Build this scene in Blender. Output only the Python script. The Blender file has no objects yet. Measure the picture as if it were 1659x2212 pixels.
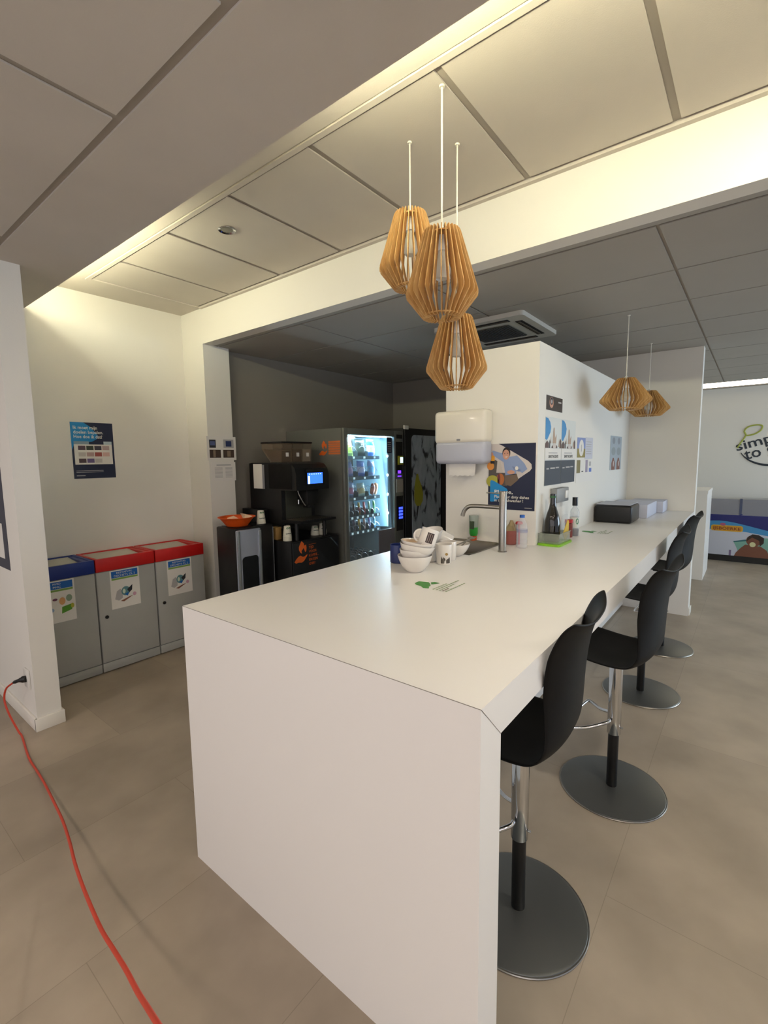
import bpy, bmesh, math, random
from mathutils import Vector, Matrix
random.seed(7)
sc = bpy.context.scene
COL = sc.collection

# ------------------------------------------------------------------ camera, exposure, lights
def srgb(h):
    if isinstance(h, str):
        h = h.lstrip('#'); c = [int(h[i:i+2], 16)/255 for i in (0, 2, 4)]
    else: c = [v/255 for v in h]
    return tuple(v/12.92 if v <= .04045 else ((v+.055)/1.055)**2.4 for v in c)

F_PX = 1013.85
R_ = Vector((0.6176151, -0.78637512, -0.01287471))
U_ = Vector((0.09572078, 0.05891014, 0.99366349))
D_ = Vector((0.78063379, 0.61493396, -0.11165623))
cam_d = bpy.data.cameras.new('camera')
cam_d.sensor_fit = 'VERTICAL'; cam_d.sensor_height = 24
cam_d.lens = F_PX/2212*24; cam_d.clip_start = .02; cam_d.clip_end = 60
cam = bpy.data.objects.new('camera', cam_d); COL.objects.link(cam)
m = Matrix((R_, U_, -D_)).transposed().to_4x4(); m.translation = Vector((-0.84699, -0.41647, 1.52064))
cam.matrix_world = m
sc.camera = cam
sc.view_settings.view_transform = 'Standard'; sc.view_settings.look = 'None'
sc.view_settings.gamma = 1; sc.view_settings.use_curve_mapping = False
sc.view_settings.exposure = 0.72

w = bpy.data.worlds.new('World'); sc.world = w; w.use_nodes = True
bg = w.node_tree.nodes['Background']; bg.inputs[0].default_value = (.75, .82, 1, 1); bg.inputs[1].default_value = .4

def area(name, loc, look, sx, sy, power, col):
    l = bpy.data.lights.new(name, 'AREA'); l.shape = 'RECTANGLE'; l.size = sx; l.size_y = sy
    l.energy = power; l.color = col
    o = bpy.data.objects.new(name, l); COL.objects.link(o); o.location = loc
    o.rotation_euler = (Vector(look)-Vector(loc)).to_track_quat('-Z', 'Y').to_euler()
    return o
WARM = (1.0, .80, .62)
# added lights out of view: cool daylight from the right, warm fill from behind
area('added_daylight_right', (5.9, -4.95, 1.4), (5.0, 0, 1.2), 3.6, 1.6, 80, (.68, .85, 1.0))
area('added_warm_fill_rear', (-3.75, -.6, 1.45), (0, -.4, 1.3), 7.5, 2.1, 28, (1.0, .88, .80))
COVE_W = 56.0     # emission strength of the cove tubes

# ------------------------------------------------------------------ materials
MATS = {}
def mat(name, col, rough=.5, metal=0, emit=0, ecol=None, trans=0, alpha=1, spec=None, ior=None, var=0, vscale=6, bump=0, bscale=80, coat=0, var2=None):
    if name in MATS: return MATS[name]
    M = bpy.data.materials.new(name); M.use_nodes = True; nt = M.node_tree
    b = nt.nodes['Principled BSDF']; c = srgb(col)
    b.inputs['Base Color'].default_value = (*c, 1); b.inputs['Roughness'].default_value = rough
    b.inputs['Metallic'].default_value = metal
    if trans: b.inputs['Transmission Weight'].default_value = trans
    if alpha < 1: b.inputs['Alpha'].default_value = alpha
    if spec is not None: b.inputs['Specular IOR Level'].default_value = spec
    if ior: b.inputs['IOR'].default_value = ior
    if coat: b.inputs['Coat Weight'].default_value = coat
    if emit:
        e = srgb(ecol) if ecol else c
        b.inputs['Emission Color'].default_value = (*e, 1); b.inputs['Emission Strength'].default_value = emit
    if var or bump:
        tc = nt.nodes.new('ShaderNodeTexCoord')
    if var:
        n = nt.nodes.new('ShaderNodeTexNoise'); n.inputs['Scale'].default_value = vscale; n.inputs['Detail'].default_value = 4
        nt.links.new(tc.outputs['Object'], n.inputs['Vector'])
        mx = nt.nodes.new('ShaderNodeMix'); mx.data_type = 'RGBA'
        c2 = srgb(var2) if var2 else tuple(v*(1-var) for v in c)
        mx.inputs[6].default_value = (*c, 1); mx.inputs[7].default_value = (*c2, 1)
        r = nt.nodes.new('ShaderNodeMapRange'); r.inputs[1].default_value = .35; r.inputs[2].default_value = .65
        nt.links.new(n.outputs['Fac'], r.inputs[0]); nt.links.new(r.outputs[0], mx.inputs[0])
        nt.links.new(mx.outputs[2], b.inputs['Base Color'])
    if bump:
        n2 = nt.nodes.new('ShaderNodeTexNoise'); n2.inputs['Scale'].default_value = bscale; n2.inputs['Detail'].default_value = 3
        nt.links.new(tc.outputs['Object'], n2.inputs['Vector'])
        bp = nt.nodes.new('ShaderNodeBump'); bp.inputs['Strength'].default_value = bump; bp.inputs['Distance'].default_value = .004
        nt.links.new(n2.outputs['Fac'], bp.inputs['Height']); nt.links.new(bp.outputs[0], b.inputs['Normal'])
    MATS[name] = M; return M

def floor_mat():
    M = bpy.data.materials.new('vinyl_floor_tiles'); M.use_nodes = True; nt = M.node_tree; N = nt.nodes; L = nt.links
    b = N['Principled BSDF']
    geo = N.new('ShaderNodeNewGeometry')
    mp = N.new('ShaderNodeMapping'); mp.inputs['Location'].default_value = (.42, .097, 0)
    L.new(geo.outputs['Position'], mp.inputs['Vector'])
    br = N.new('ShaderNodeTexBrick'); br.offset = .5; br.inputs['Scale'].default_value = 1
    br.inputs['Brick Width'].default_value = 1.2; br.inputs['Row Height'].default_value = .6
    br.inputs['Mortar Size'].default_value = .0013; br.inputs['Mortar Smooth'].default_value = .3
    br.inputs['Color1'].default_value = (.5, .5, .5, 1); br.inputs['Color2'].default_value = (.56, .56, .56, 1)
    br.inputs['Mortar'].default_value = (.38, .38, .38, 1)
    L.new(mp.outputs[0], br.inputs['Vector'])
    n = N.new('ShaderNodeTexNoise'); n.inputs['Scale'].default_value = 2.6; n.inputs['Detail'].default_value = 5
    L.new(geo.outputs['Position'], n.inputs['Vector'])
    rp = N.new('ShaderNodeValToRGB'); cr = rp.color_ramp
    cr.elements[0].position = .3; cr.elements[0].color = (*srgb('#9a8d7c'), 1)
    cr.elements[1].position = .7; cr.elements[1].color = (*srgb('#b3a592'), 1)
    L.new(n.outputs['Fac'], rp.inputs['Fac'])
    mx = N.new('ShaderNodeMix'); mx.data_type = 'RGBA'; mx.blend_type = 'MULTIPLY'; mx.inputs[0].default_value = 1
    sc_ = N.new('ShaderNodeVectorMath'); sc_.operation = 'SCALE'; sc_.inputs[3].default_value = 1.75
    L.new(br.outputs['Color'], sc_.inputs[0])
    L.new(rp.outputs[0], mx.inputs[6]); L.new(sc_.outputs[0], mx.inputs[7]); L.new(mx.outputs[2], b.inputs['Base Color'])
    n3 = N.new('ShaderNodeTexNoise'); n3.inputs['Scale'].default_value = 9; L.new(geo.outputs['Position'], n3.inputs['Vector'])
    mr = N.new('ShaderNodeMapRange'); mr.inputs[3].default_value = .32; mr.inputs[4].default_value = .5
    L.new(n3.outputs['Fac'], mr.inputs[0]); L.new(mr.outputs[0], b.inputs['Roughness'])
    b.inputs['Specular IOR Level'].default_value = .45
    return M

def wood_mat():
    M = bpy.data.materials.new('laser_cut_plywood'); M.use_nodes = True; nt = M.node_tree; N = nt.nodes; L = nt.links
    b = N['Principled BSDF']; tc = N.new('ShaderNodeTexCoord')
    mp = N.new('ShaderNodeMapping'); mp.inputs['Scale'].default_value = (30, 30, 4); L.new(tc.outputs['Object'], mp.inputs[0])
    n = N.new('ShaderNodeTexNoise'); n.inputs['Scale'].default_value = 1.5; n.inputs['Detail'].default_value = 5; L.new(mp.outputs[0], n.inputs['Vector'])
    rp = N.new('ShaderNodeValToRGB'); cr = rp.color_ramp
    cr.elements[0].position = .3; cr.elements[0].color = (*srgb('#bb8b4b'), 1)
    cr.elements[1].position = .72; cr.elements[1].color = (*srgb('#ddb67a'), 1)
    L.new(n.outputs['Fac'], rp.inputs['Fac']); L.new(rp.outputs[0], b.inputs['Base Color']); b.inputs['Roughness'].default_value = .55
    return M

def lemon_mat():
    M = bpy.data.materials.new('splash_print'); M.use_nodes = True; nt = M.node_tree; N = nt.nodes; L = nt.links
    b = N['Principled BSDF']; geo = N.new('ShaderNodeNewGeometry')
    mp = N.new('ShaderNodeMapping'); mp.inputs['Rotation'].default_value = (0, .5, 0); mp.inputs['Scale'].default_value = (3.2, 1, 1.3); L.new(geo.outputs['Position'], mp.inputs[0])
    n = N.new('ShaderNodeTexNoise'); n.inputs['Scale'].default_value = 2.2; n.inputs['Detail'].default_value = 6; n.inputs['Distortion'].default_value = 1.2
    L.new(mp.outputs[0], n.inputs['Vector'])
    rp = N.new('ShaderNodeValToRGB'); cr = rp.color_ramp
    cr.elements[0].position = .38; cr.elements[0].color = (*srgb('#10131c'), 1)
    cr.elements[1].position = .45; cr.elements[1].color = (*srgb('#98a1ab'), 1)
    e = cr.elements.new(.75); e.color = (*srgb('#b4bbc2'), 1)
    L.new(n.outputs['Fac'], rp.inputs['Fac']); L.new(rp.outputs[0], b.inputs['Base Color']); b.inputs['Roughness'].default_value = .3
    MATS['splash'] = M; return M

WALL = mat('painted_wall_cream', '#e9e6de', .75, bump=.08, bscale=160)
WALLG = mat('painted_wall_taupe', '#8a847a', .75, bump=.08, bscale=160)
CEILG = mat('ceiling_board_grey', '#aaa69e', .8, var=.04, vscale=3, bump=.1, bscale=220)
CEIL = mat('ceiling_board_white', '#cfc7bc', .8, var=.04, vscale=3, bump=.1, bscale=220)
GRID = mat('ceiling_grid_grey', '#a79f94', .7)
LAM = mat('white_laminate', '#f1eee9', .32, bump=.05, bscale=500, spec=.45)
LAME = mat('laminate_seam', '#8d857c', .6)
WHITE = mat('white_plastic', '#e8e6e0', .3)
WHITEM = mat('white_trim_paint', '#e9e5db', .5)
BLACK = mat('black_satin_plastic', '#0d0d0e', .42)
BLACKG = mat('black_gloss', '#08080a', .18)
SHELL = mat('black_polypropylene', '#0b0a09', .55, bump=.06, bscale=400, spec=.22)
CHROME = mat('chrome', '#dfe1e4', .1, 1)
STEEL = mat('brushed_steel', '#a8a49c', .3, 1, bump=.05, bscale=300)
BASEM = mat('satin_grey_base', '#6a6b68', .38, .75)
BINM = mat('grey_powder_coat', '#adaeaa', .5, var=.04, bump=.05, bscale=300)
RED = mat('red_bin_lid', '#c41a18', .4)
BLUE = mat('blue_bin_lid', '#17307f', .4)
PAPER = mat('white_paper', '#e8e5df', .7)
PAPERG = mat('grey_paper', '#8d8d90', .7)
NAVY = mat('navy_print', '#141c3a', .45)
CYAN = mat('cyan_print', '#0d84c4', .45)
INK = mat('dark_ink', '#2a2a30', .6)
INKL = mat('faint_ink', '#b2b0b0', .7)
WTXT = mat('white_lettering', '#e9e6dd', .6)
ORANGE = mat('orange_sticker', '#d9611a', .5)
WOOD = wood_mat()
CER = mat('white_glazed_ceramic', '#e6e0d8', .22, coat=.3)
VGREY = mat('vending_grey_paint', '#74756f', .42, .3, bump=.04, bscale=300)
GLASS = mat('clear_plastic', '#ffffff', .05, trans=1, ior=1.15, alpha=1)
FLOOR = floor_mat()
lemon_mat()

# ------------------------------------------------------------------ mesh helpers
class MB:
    def __init__(s): s.v = []; s.f = []; s.mi = []; s.mats = []; s.sm = []
    def m(s, mt):
        if mt not in s.mats: s.mats.append(mt)
        return s.mats.index(mt)
    def add(s, vs, fs, mt, smooth=False, M=None):
        o = len(s.v)
        for v in vs:
            v = Vector(v); s.v.append(M @ v if M else v)
        k = s.m(mt)
        for f in fs: s.f.append([i+o for i in f]); s.mi.append(k); s.sm.append(smooth)
        return s
    def box(s, a, b, mt, bev=0, M=None, seg=2):
        x0, y0, z0 = [min(p, q) for p, q in zip(a, b)]; x1, y1, z1 = [max(p, q) for p, q in zip(a, b)]
        vs = [(x0,y0,z0),(x1,y0,z0),(x1,y1,z0),(x0,y1,z0),(x0,y0,z1),(x1,y0,z1),(x1,y1,z1),(x0,y1,z1)]
        fs = [(0,3,2,1),(4,5,6,7),(0,1,5,4),(1,2,6,5),(2,3,7,6),(3,0,4,7)]
        if bev:
            bm = bmesh.new(); bv = [bm.verts.new(v) for v in vs]
            for f in fs: bm.faces.new([bv[i] for i in f])
            bmesh.ops.bevel(bm, geom=list(bm.edges), offset=bev, segments=seg, profile=.5, affect='EDGES', clamp_overlap=True)
            bm.verts.index_update(); vs = [v.co.copy() for v in bm.verts]; fs = [[v.index for v in f.verts] for f in bm.faces]; bm.free()
            return s.add(vs, fs, mt, True, M)
        return s.add(vs, fs, mt, False, M)
    def lathe(s, prof, mt, c=(0,0,0), n=32, M=None, smooth=True, cap=True):
        vs = []; fs = []
        for r, z in prof:
            for i in range(n):
                a = 2*math.pi*i/n; vs.append((c[0]+r*math.cos(a), c[1]+r*math.sin(a), c[2]+z))
        for j in range(len(prof)-1):
            for i in range(n):
                k = (i+1) % n; fs.append((j*n+i, j*n+k, (j+1)*n+k, (j+1)*n+i))
        if cap:
            if prof[0][0] > 1e-5: fs.append(list(range(n))[::-1])
            if prof[-1][0] > 1e-5: fs.append([(len(prof)-1)*n+i for i in range(n)])
        return s.add(vs, fs, mt, smooth, M)
    def cyl(s, p, q, r, mt, n=20, r2=None):
        p, q = Vector(p), Vector(q); d = q-p; L = d.length
        M = Matrix.Translation(p) @ d.to_track_quat('Z', 'Y').to_matrix().to_4x4()
        r2 = r if r2 is None else r2
        e = min(r, r2, L)*.06
        return s.lathe([(r-e, 0), (r, e), (r2, L-e), (r2-e, L)], mt, n=n, M=M)
    def tube(s, pts, r, mt, n=10, closed=False):
        pts = [Vector(p) for p in pts]; N = len(pts); vs = []; fs = []
        up = Vector((0, 0, 1)); prev = None
        for i, p in enumerate(pts):
            if closed: t = pts[(i+1) % N]-pts[i-1]
            else: t = pts[min(i+1, N-1)]-pts[max(i-1, 0)]
            t.normalize()
            if prev is None:
                a = t.cross(up) if abs(t.z) < .95 else t.cross(Vector((1, 0, 0)))
            else: a = prev-t*prev.dot(t)
            a.normalize(); prev = a; b = t.cross(a)
            rr = r[i] if isinstance(r, (list, tuple)) else r
            for k in range(n):
                th = 2*math.pi*k/n; vs.append(p+a*math.cos(th)*rr+b*math.sin(th)*rr)
        for i in range(N if closed else N-1):
            j = (i+1) % N
            for k in range(n):
                l = (k+1) % n; fs.append((i*n+k, i*n+l, j*n+l, j*n+k))
        if not closed: fs.append(list(range(n))[::-1]); fs.append([(N-1)*n+k for k in range(n)])
        return s.add(vs, fs, mt, True)
    def prism(s, pts, o, u, v, nrm, h, mt, smooth=False):
        o, u, v, nrm = Vector(o), Vector(u), Vector(v), Vector(nrm); n = len(pts)
        vs = [o+u*a+v*b for a, b in pts]+[o+u*a+v*b+nrm*h for a, b in pts]
        fs = [list(range(n))[::-1], [n+i for i in range(n)]]+[(i, (i+1) % n, n+(i+1) % n, n+i) for i in range(n)]
        return s.add(vs, fs, mt, smooth)
    def build(s, name, parent=None, loc=None, bevel=0):
        me = bpy.data.meshes.new(name); me.from_pydata([tuple(v) for v in s.v], [], s.f)
        for mt in s.mats: me.materials.append(mt)
        me.polygons.foreach_set('material_index', s.mi); me.polygons.foreach_set('use_smooth', s.sm)
        bm = bmesh.new(); bm.from_mesh(me); bmesh.ops.recalc_face_normals(bm, faces=bm.faces); bm.to_mesh(me); bm.free()
        if any(s.sm): me.set_sharp_from_angle(angle=math.radians(38))
        o = bpy.data.objects.new(name, me); COL.objects.link(o)
        if loc is not None:
            me.transform(Matrix.Translation(-Vector(loc))); o.location = loc
        if parent is not None:
            o.parent = parent
            if loc is None: me.transform(Matrix.Translation(-Vector(parent['_w'])))
        o['_w'] = tuple(loc) if loc is not None else (tuple(parent['_w']) if parent is not None else (0., 0., 0.))
        if bevel:
            b = o.modifiers.new('bevel', 'BEVEL'); b.width = bevel; b.segments = 2; b.limit_method = 'ANGLE'
        return o

def thing(name, loc, label, cat, group=None):
    o = bpy.data.objects.new(name, None); COL.objects.link(o); o.location = loc; o.empty_display_size = .05
    o['_w'] = tuple(loc); tag(o, label, cat, group); return o
def tag(o, label, cat, group=None, kind=None):
    o['label'] = label; o['category'] = cat
    if group: o['group'] = group
    if kind: o['kind'] = kind
    return o
def struct(name, mb, label=None, cat=None):
    o = mb.build(name); o['kind'] = 'structure'
    if label: o['label'] = label
    if cat: o['category'] = cat
    return o

_tc = {}
def text(mb, s, o, u, v, nrm, size, mt, width=None, h=.0004, spacing=1.0, bold=0, align='LEFT', shear=0):
    """adds lettering lying in the u/v plane; size = cap height-ish; width = fitted total width"""
    c = bpy.data.curves.new('t', 'FONT'); c.body = s; c.size = 1; c.extrude = 0; c.offset = bold; c.resolution_u = 2
    c.space_character = spacing; c.shear = shear
    ob = bpy.data.objects.new('t', c); COL.objects.link(ob)
    dg = bpy.context.evaluated_depsgraph_get(); me = bpy.data.meshes.new_from_object(ob.evaluated_get(dg))
    xs = [p.co.x for p in me.vertices] or [0]; x0, x1 = min(xs), max(xs)
    k = size/.7; kx = width/(x1-x0) if width else k
    off = {'LEFT': 0, 'CENTER': -(x1-x0)*kx/2, 'RIGHT': -(x1-x0)*kx}[align]
    o, u, v, nrm = Vector(o), Vector(u), Vector(v), Vector(nrm)
    vs = [o+u*((p.co.x-x0)*kx+off)+v*(p.co.y*k)+nrm*h for p in me.vertices]
    fs = [list(f.vertices) for f in me.polygons]
    mb.add(vs, fs, mt)
    bpy.data.objects.remove(ob); bpy.data.curves.remove(c); bpy.data.meshes.remove(me)

class Sheet:
    """flat printed sheet: origin = lower left as seen, u right, v up, n toward the viewer"""
    def __init__(s, o, u, v, n, W, H, paper, th=.0012):
        s.o, s.u, s.v, s.n = Vector(o), Vector(u), Vector(v), Vector(n); s.W, s.H = W, H
        s.mb = MB(); s.t = MB(); s.th = th
        s.mb.prism([(0, 0), (W, 0), (W, H), (0, H)], s.o, s.u, s.v, s.n, th, paper)
        s.k = 1
    def poly(s, pts, mt, lay=None):
        z = s.th+.0003*(lay if lay else s.k)
        if lay is None: s.k += 1
        s.mb.add([s.o+s.u*(a*s.W)+s.v*(b*s.H)+s.n*z for a, b in pts], [list(range(len(pts)))], mt)
    def rect(s, a, b, c, d, mt, lay=None): s.poly([(a, b), (c, b), (c, d), (a, d)], mt, lay)
    def ell(s, cx, cy, rx, ry, mt, lay=None, n=24, a0=0, a1=2*math.pi):
        s.poly([(cx+rx*math.cos(a0+(a1-a0)*i/n), cy+ry*math.sin(a0+(a1-a0)*i/n)) for i in range(n)], mt, lay)
    def text(s, st, a, b, size, mt, width=None, align='LEFT', bold=0, shear=0):
        text(s.t, st, s.o+s.u*(a*s.W)+s.v*(b*s.H), s.u, s.v, s.n, size, mt, width=width*s.W if width else None, h=s.th+.0003*(s.k+3), align=align, bold=bold, shear=shear)
    def done(s, name, label, cat, group=None):
        o = s.mb.build(name, loc=tuple(s.o)); tag(o, label, cat, group)
        if s.t.v: s.t.build('lettering', parent=o)
        return o

def catmull(pts, n=8):
    P = [Vector(p) for p in pts]; P = [2*P[0]-P[1]]+P+[2*P[-1]-P[-2]]; out = []
    for i in range(1, len(P)-2):
        for k in range(n):
            t = k/n; a, b, c, d = P[i-1:i+3]
            out.append(.5*((2*b)+(c-a)*t+(2*a-5*b+4*c-d)*t*t+(-a+3*b-3*c+d)*t**3))
    out.append(P[-2]); return out
def rrect(w, h, r, n=5):
    pts = []
    for cx, cy, a0 in ((w-r, r, -90), (w-r, h-r, 0), (r, h-r, 90), (r, r, 180)):
        for i in range(n+1):
            a = math.radians(a0+90*i/n); pts.append((cx+r*math.cos(a), cy+r*math.sin(a)))
    return pts
X, Y, Z = (1, 0, 0), (0, 1, 0), (0, 0, 1); NX, NY, NZ = (-1, 0, 0), (0, -1, 0), (0, 0, -1)

# ------------------------------------------------------------------ room shell
ZL, ZC, ZM = 2.573, 2.776, 2.494
struct('floor', MB().box((-4, -5.2, -.06), (8.1, 5.2, 0), FLOOR), 'brown grey vinyl tile floor', 'floor')
struct('wall_poster', MB().box((.031, 3.564, 0), (1.402, 3.7, 2.9), WALL), 'cream wall behind the waste bins', 'wall')
struct('wall_pillar', MB().box((-.090, 2.721, 0), (.031, 5.0, ZL), WALL), 'end of the partition wall at the left edge', 'wall')
struct('wall_stub', MB().box((1.402, 3.251, 0), (1.647, 3.7, 2.9), WALL), 'wall end carrying the beam', 'wall')
struct('trim_1', MB().box((1.402, -5, ZM), (1.50, 3.251, 2.9), WALL), 'deep cream ceiling beam', 'beam')
struct('wall_vending', MB().box((1.647, 3.338, 0), (4.14, 3.46, ZM), WALLG), 'dim wall behind the vending machines', 'wall')
struct('wall_back', MB().box((4.14, 1.19, 0), (4.26, 3.46, ZM), WALLG), 'dim back wall of the vending corner', 'wall')
struct('wall_far', MB().box((4.35, 0, 0), (4.47, 1.19, ZM), WALL), 'cream wall at the far end of the counter', 'wall')
struct('wall_cafe', MB().box((7.9, -5, 0), (8.05, 3, 2.95), WALL), 'wall with the cafe sign', 'wall')
struct('wall_corridor', MB().box((4.47, 1.3, 0), (7.9, 1.42, 2.95), WALL))
struct('wall_left', MB().box((-4, 5, 0), (8.05, 5.12, 2.9), WALL))
# unseen walls behind and right of the viewer, with windows added for the light
def window_wall(name, fixed, lo, hi, axis):
    mb = MB()
    def B(a0, a1, z0, z1, mt=WALL, t=.06):
        if axis == 'x': mb.box((a0, fixed-t, z0), (a1, fixed, z1), mt)
        else: mb.box((fixed-t, a0, z0), (fixed, a1, z1), mt)
    B(lo, hi, 0, .4); B(lo, hi, 2.55, 2.9)
    n = 6; st = (hi-lo)/n
    for i in range(n+1):
        c = lo+st*i; B(max(lo, c-.05), min(hi, c+.05), .4, 2.55, WHITEM)
    return struct(name, mb)
window_wall('wall_right', -5, -4, 8.05, 'x')
window_wall('wall_rear', -3.85, -5, 5, 'y')

# ceilings: boards with recessed joints (the joints are real gaps against a grid behind)
def tiles(mb, xs, ys, z, depth, gap, mt, th=.006):
    for i in range(len(xs)-1):
        for j in range(len(ys)-1):
            mb.box((xs[i]+gap/2, ys[j]+gap/2, z), (xs[i+1]-gap/2, ys[j+1]-gap/2, z+th), mt)
def ceiling(name, parts, label): 
    mb = MB()
    for p in parts: p(mb)
    return struct(name, mb, label, 'ceiling')
# lowered ceiling over the viewer, ends in the light cove
ceiling('ceiling_low', [
    lambda m: m.box((-.093, -5, ZL), (.265, 5, ZL+.016), CEIL),
    lambda m: m.box((-3.9, -5, ZL+.007), (.09, 5, ZL+.05), GRID),
    lambda m: m.box((-.02, -5, ZL+.05), (.0, 5, 2.95), WALL),
    lambda m: tiles(m, [-.106-1.2*3, -.106-1.2*2, -.106-1.2, -.106], [-4.2, -3, -1.8, -.6, .606, 1.19, 2.41, 3.62, 5], ZL, .02, .026, CEIL)],
    'lowered ceiling with light cove')
# raised ceiling between the cove and the beam
ys = [3.246, 2.795, 2.207, 1.632, 1.07, .469, -.11, -.69, -1.27, -1.85, -2.43, -3.01, -3.6, -4.2, -5][::-1]
ceiling('ceiling_raised', [
    lambda m: m.box((0, 3.246, ZC), (1.402, 3.6, ZC+.009), CEIL),
    lambda m: m.box((0, -5, ZC), (.545, 3.246, ZC+.009), CEIL),
    lambda m: m.box((.55, -5, ZC-.0045), (.575, 3.262, ZC+.02), CEIL),
    lambda m: m.box((.575, 3.232, ZC-.004), (1.402, 3.25, ZC+.02), CEIL),
    lambda m: m.box((1.375, -5, ZC-.008), (1.402, 3.24, ZC+.02), CEIL),
    lambda m: m.box((0, -5, ZC+.010), (1.402, 3.7, ZC+.06), GRID),
    lambda m: tiles(m, [.572, 1.372], ys, ZC+.002, .02, .028, CEIL)],
    'raised ceiling strip above the counter')
xs = [1.55+.61*i for i in range(10)]
ceiling('ceiling_dark', [
    lambda m: m.box((1.50, -5, ZM+.008), (7.1, 3.4, ZM+.06), GRID),
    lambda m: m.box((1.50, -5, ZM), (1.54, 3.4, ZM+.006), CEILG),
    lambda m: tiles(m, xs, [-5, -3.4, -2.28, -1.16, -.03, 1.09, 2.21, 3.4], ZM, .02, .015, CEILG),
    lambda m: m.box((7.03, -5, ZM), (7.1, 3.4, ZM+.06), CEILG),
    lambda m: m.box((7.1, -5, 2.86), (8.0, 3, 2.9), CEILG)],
    'grey tiled ceiling of the vending area')
struct('trim_2', MB().box((-4, -5.2, 2.9), (8.1, 5.2, 2.96), CEIL))
# baseboards
struct('baseboard_pillar', MB().box((-.104, 2.707, 0), (-.090, 5, .076), WHITEM, .003).box((-.104, 2.705, 0), (.043, 2.721, .076), WHITEM, .003).box((.031, 2.721, 0), (.043, 3.18, .076), WHITEM, .003))
struct('baseboard_far', MB().box((4.345, -.012, 0), (4.48, 0, .07), WHITEM, .003))

# cove tubes hidden on top of the lowered ceiling
TUBE = mat('cove_tube_glow', '#fff6d8', .4, emit=COVE_W, ecol='#fbf8d6')
TUBE2 = mat('cove_tube_glow_left', '#fff6d8', .4, emit=COVE_W*1.2, ecol='#fbf8d6')
def cove_tube(y0, y1, label, TUBE=TUBE):
    t = thing('fluorescent_tube', (.228, (y0+y1)/2, ZL+.0165), label, 'light', 'tubes in the ceiling cove')
    MB().box((.20, y0, ZL+.0165), (.25, y1, ZL+.024), WHITEM).build('batten', t)
    MB().cyl((.228, y0+.02, ZL+.036), (.228, y1-.02, ZL+.036), .010, TUBE).build('tube', t)
cove_tube(2.05, 3.36, 'tube in the ceiling cove nearest the poster wall', TUBE2)
cove_tube(-1.0, .8, 'tube in the ceiling cove above the near end of the counter')
cove_tube(-2.6, -1.0, 'tube in the ceiling cove farthest to the right')

# unseen ceiling lamps added behind and beside the viewer to brighten the room
def spot(x, y, power, label):
    t = thing('added_fill_lamp', (x, y, ZL), label, 'lamp', 'added fill lamps behind the viewer')
    MB().lathe([(.085, 0), (.10, -.002), (.102, -.006), (.085, -.004), (.085, 0)], WHITEM, (x, y, ZL), cap=False).build('lamp_ring', t)
    MB().lathe([(0, -.001), (.084, -.001), (.084, -.003), (0, -.003)], mat('added_fill_lamp_glow', '#fff0dc', .4, emit=power, ecol='#ffeede'), (x, y, ZL)).build('lamp_lens', t)
spot(-1.9, -1.7, 100, 'added fill lamp in the lowered ceiling, right behind the viewer')
spot(-1.9, .3, 100, 'added fill lamp in the lowered ceiling, straight behind the viewer')
spot(-1.9, 2.3, 100, 'added fill lamp in the lowered ceiling, left behind the viewer')
spot(-.5, -2.2, 100, 'added fill lamp in the lowered ceiling, to the right of the viewer')

# linear light on the cafe wall
LED = mat('led_bar_glow', '#fff8e0', .4, emit=9, ecol='#fff2d8')
t = thing('linear_light', (7.9, -1.2, 2.56), 'long glowing light bar at the top of the cafe sign wall', 'light')
MB().box((7.80, -3.5, 2.50), (7.9, .9, 2.515), GRID).build('mount', t)
MB().box((7.84, -3.5, 2.517), (7.895, .9, 2.64), LED).build('diffuser', t)

for dy in (-.95, -2.7):  # fill lights added out of view to brighten counter top and near floor
    area('added_fill_downlight', (.769, dy, ZC-.012), (.769, dy, 0), .14, .14, 11.5 if dy > -1 else 5, (1.0, .95, .87))
# rings added around the fill lights, then the one real, unlit downlight
for dy in (-.95, -2.7):
    t = thing('downlight', (.769, dy, ZC-.002), 'added round fill downlight out of view, %s' % ('first one right of the near counter end' if dy > -1 else 'second one right of the near counter end'), 'downlight')
    MB().lathe([(.08, .0), (.095, .0), (.097, -.004), (.095, -.006), (.084, -.002), (.08, .0)], CHROME, (.769, dy, ZC), cap=False).build('trim_ring', t)
t = thing('downlight', (.769, 1.922, ZC-.002), 'round chrome recessed downlight in the raised ceiling strip, unlit', 'downlight')
MB().lathe([(.03, .0), (.045, .0), (.047, -.004), (.045, -.006), (.034, -.002), (.03, .0)], CHROME, (.769, 1.922, ZC), cap=False).build('trim_ring', t)
MB().lathe([(.032, -.001), (.02, -.0005), (0, -.0005)], mat('downlight_lens', '#8f8c80', .2), (.769, 1.922, ZC-.001)).build('lens', t)

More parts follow.
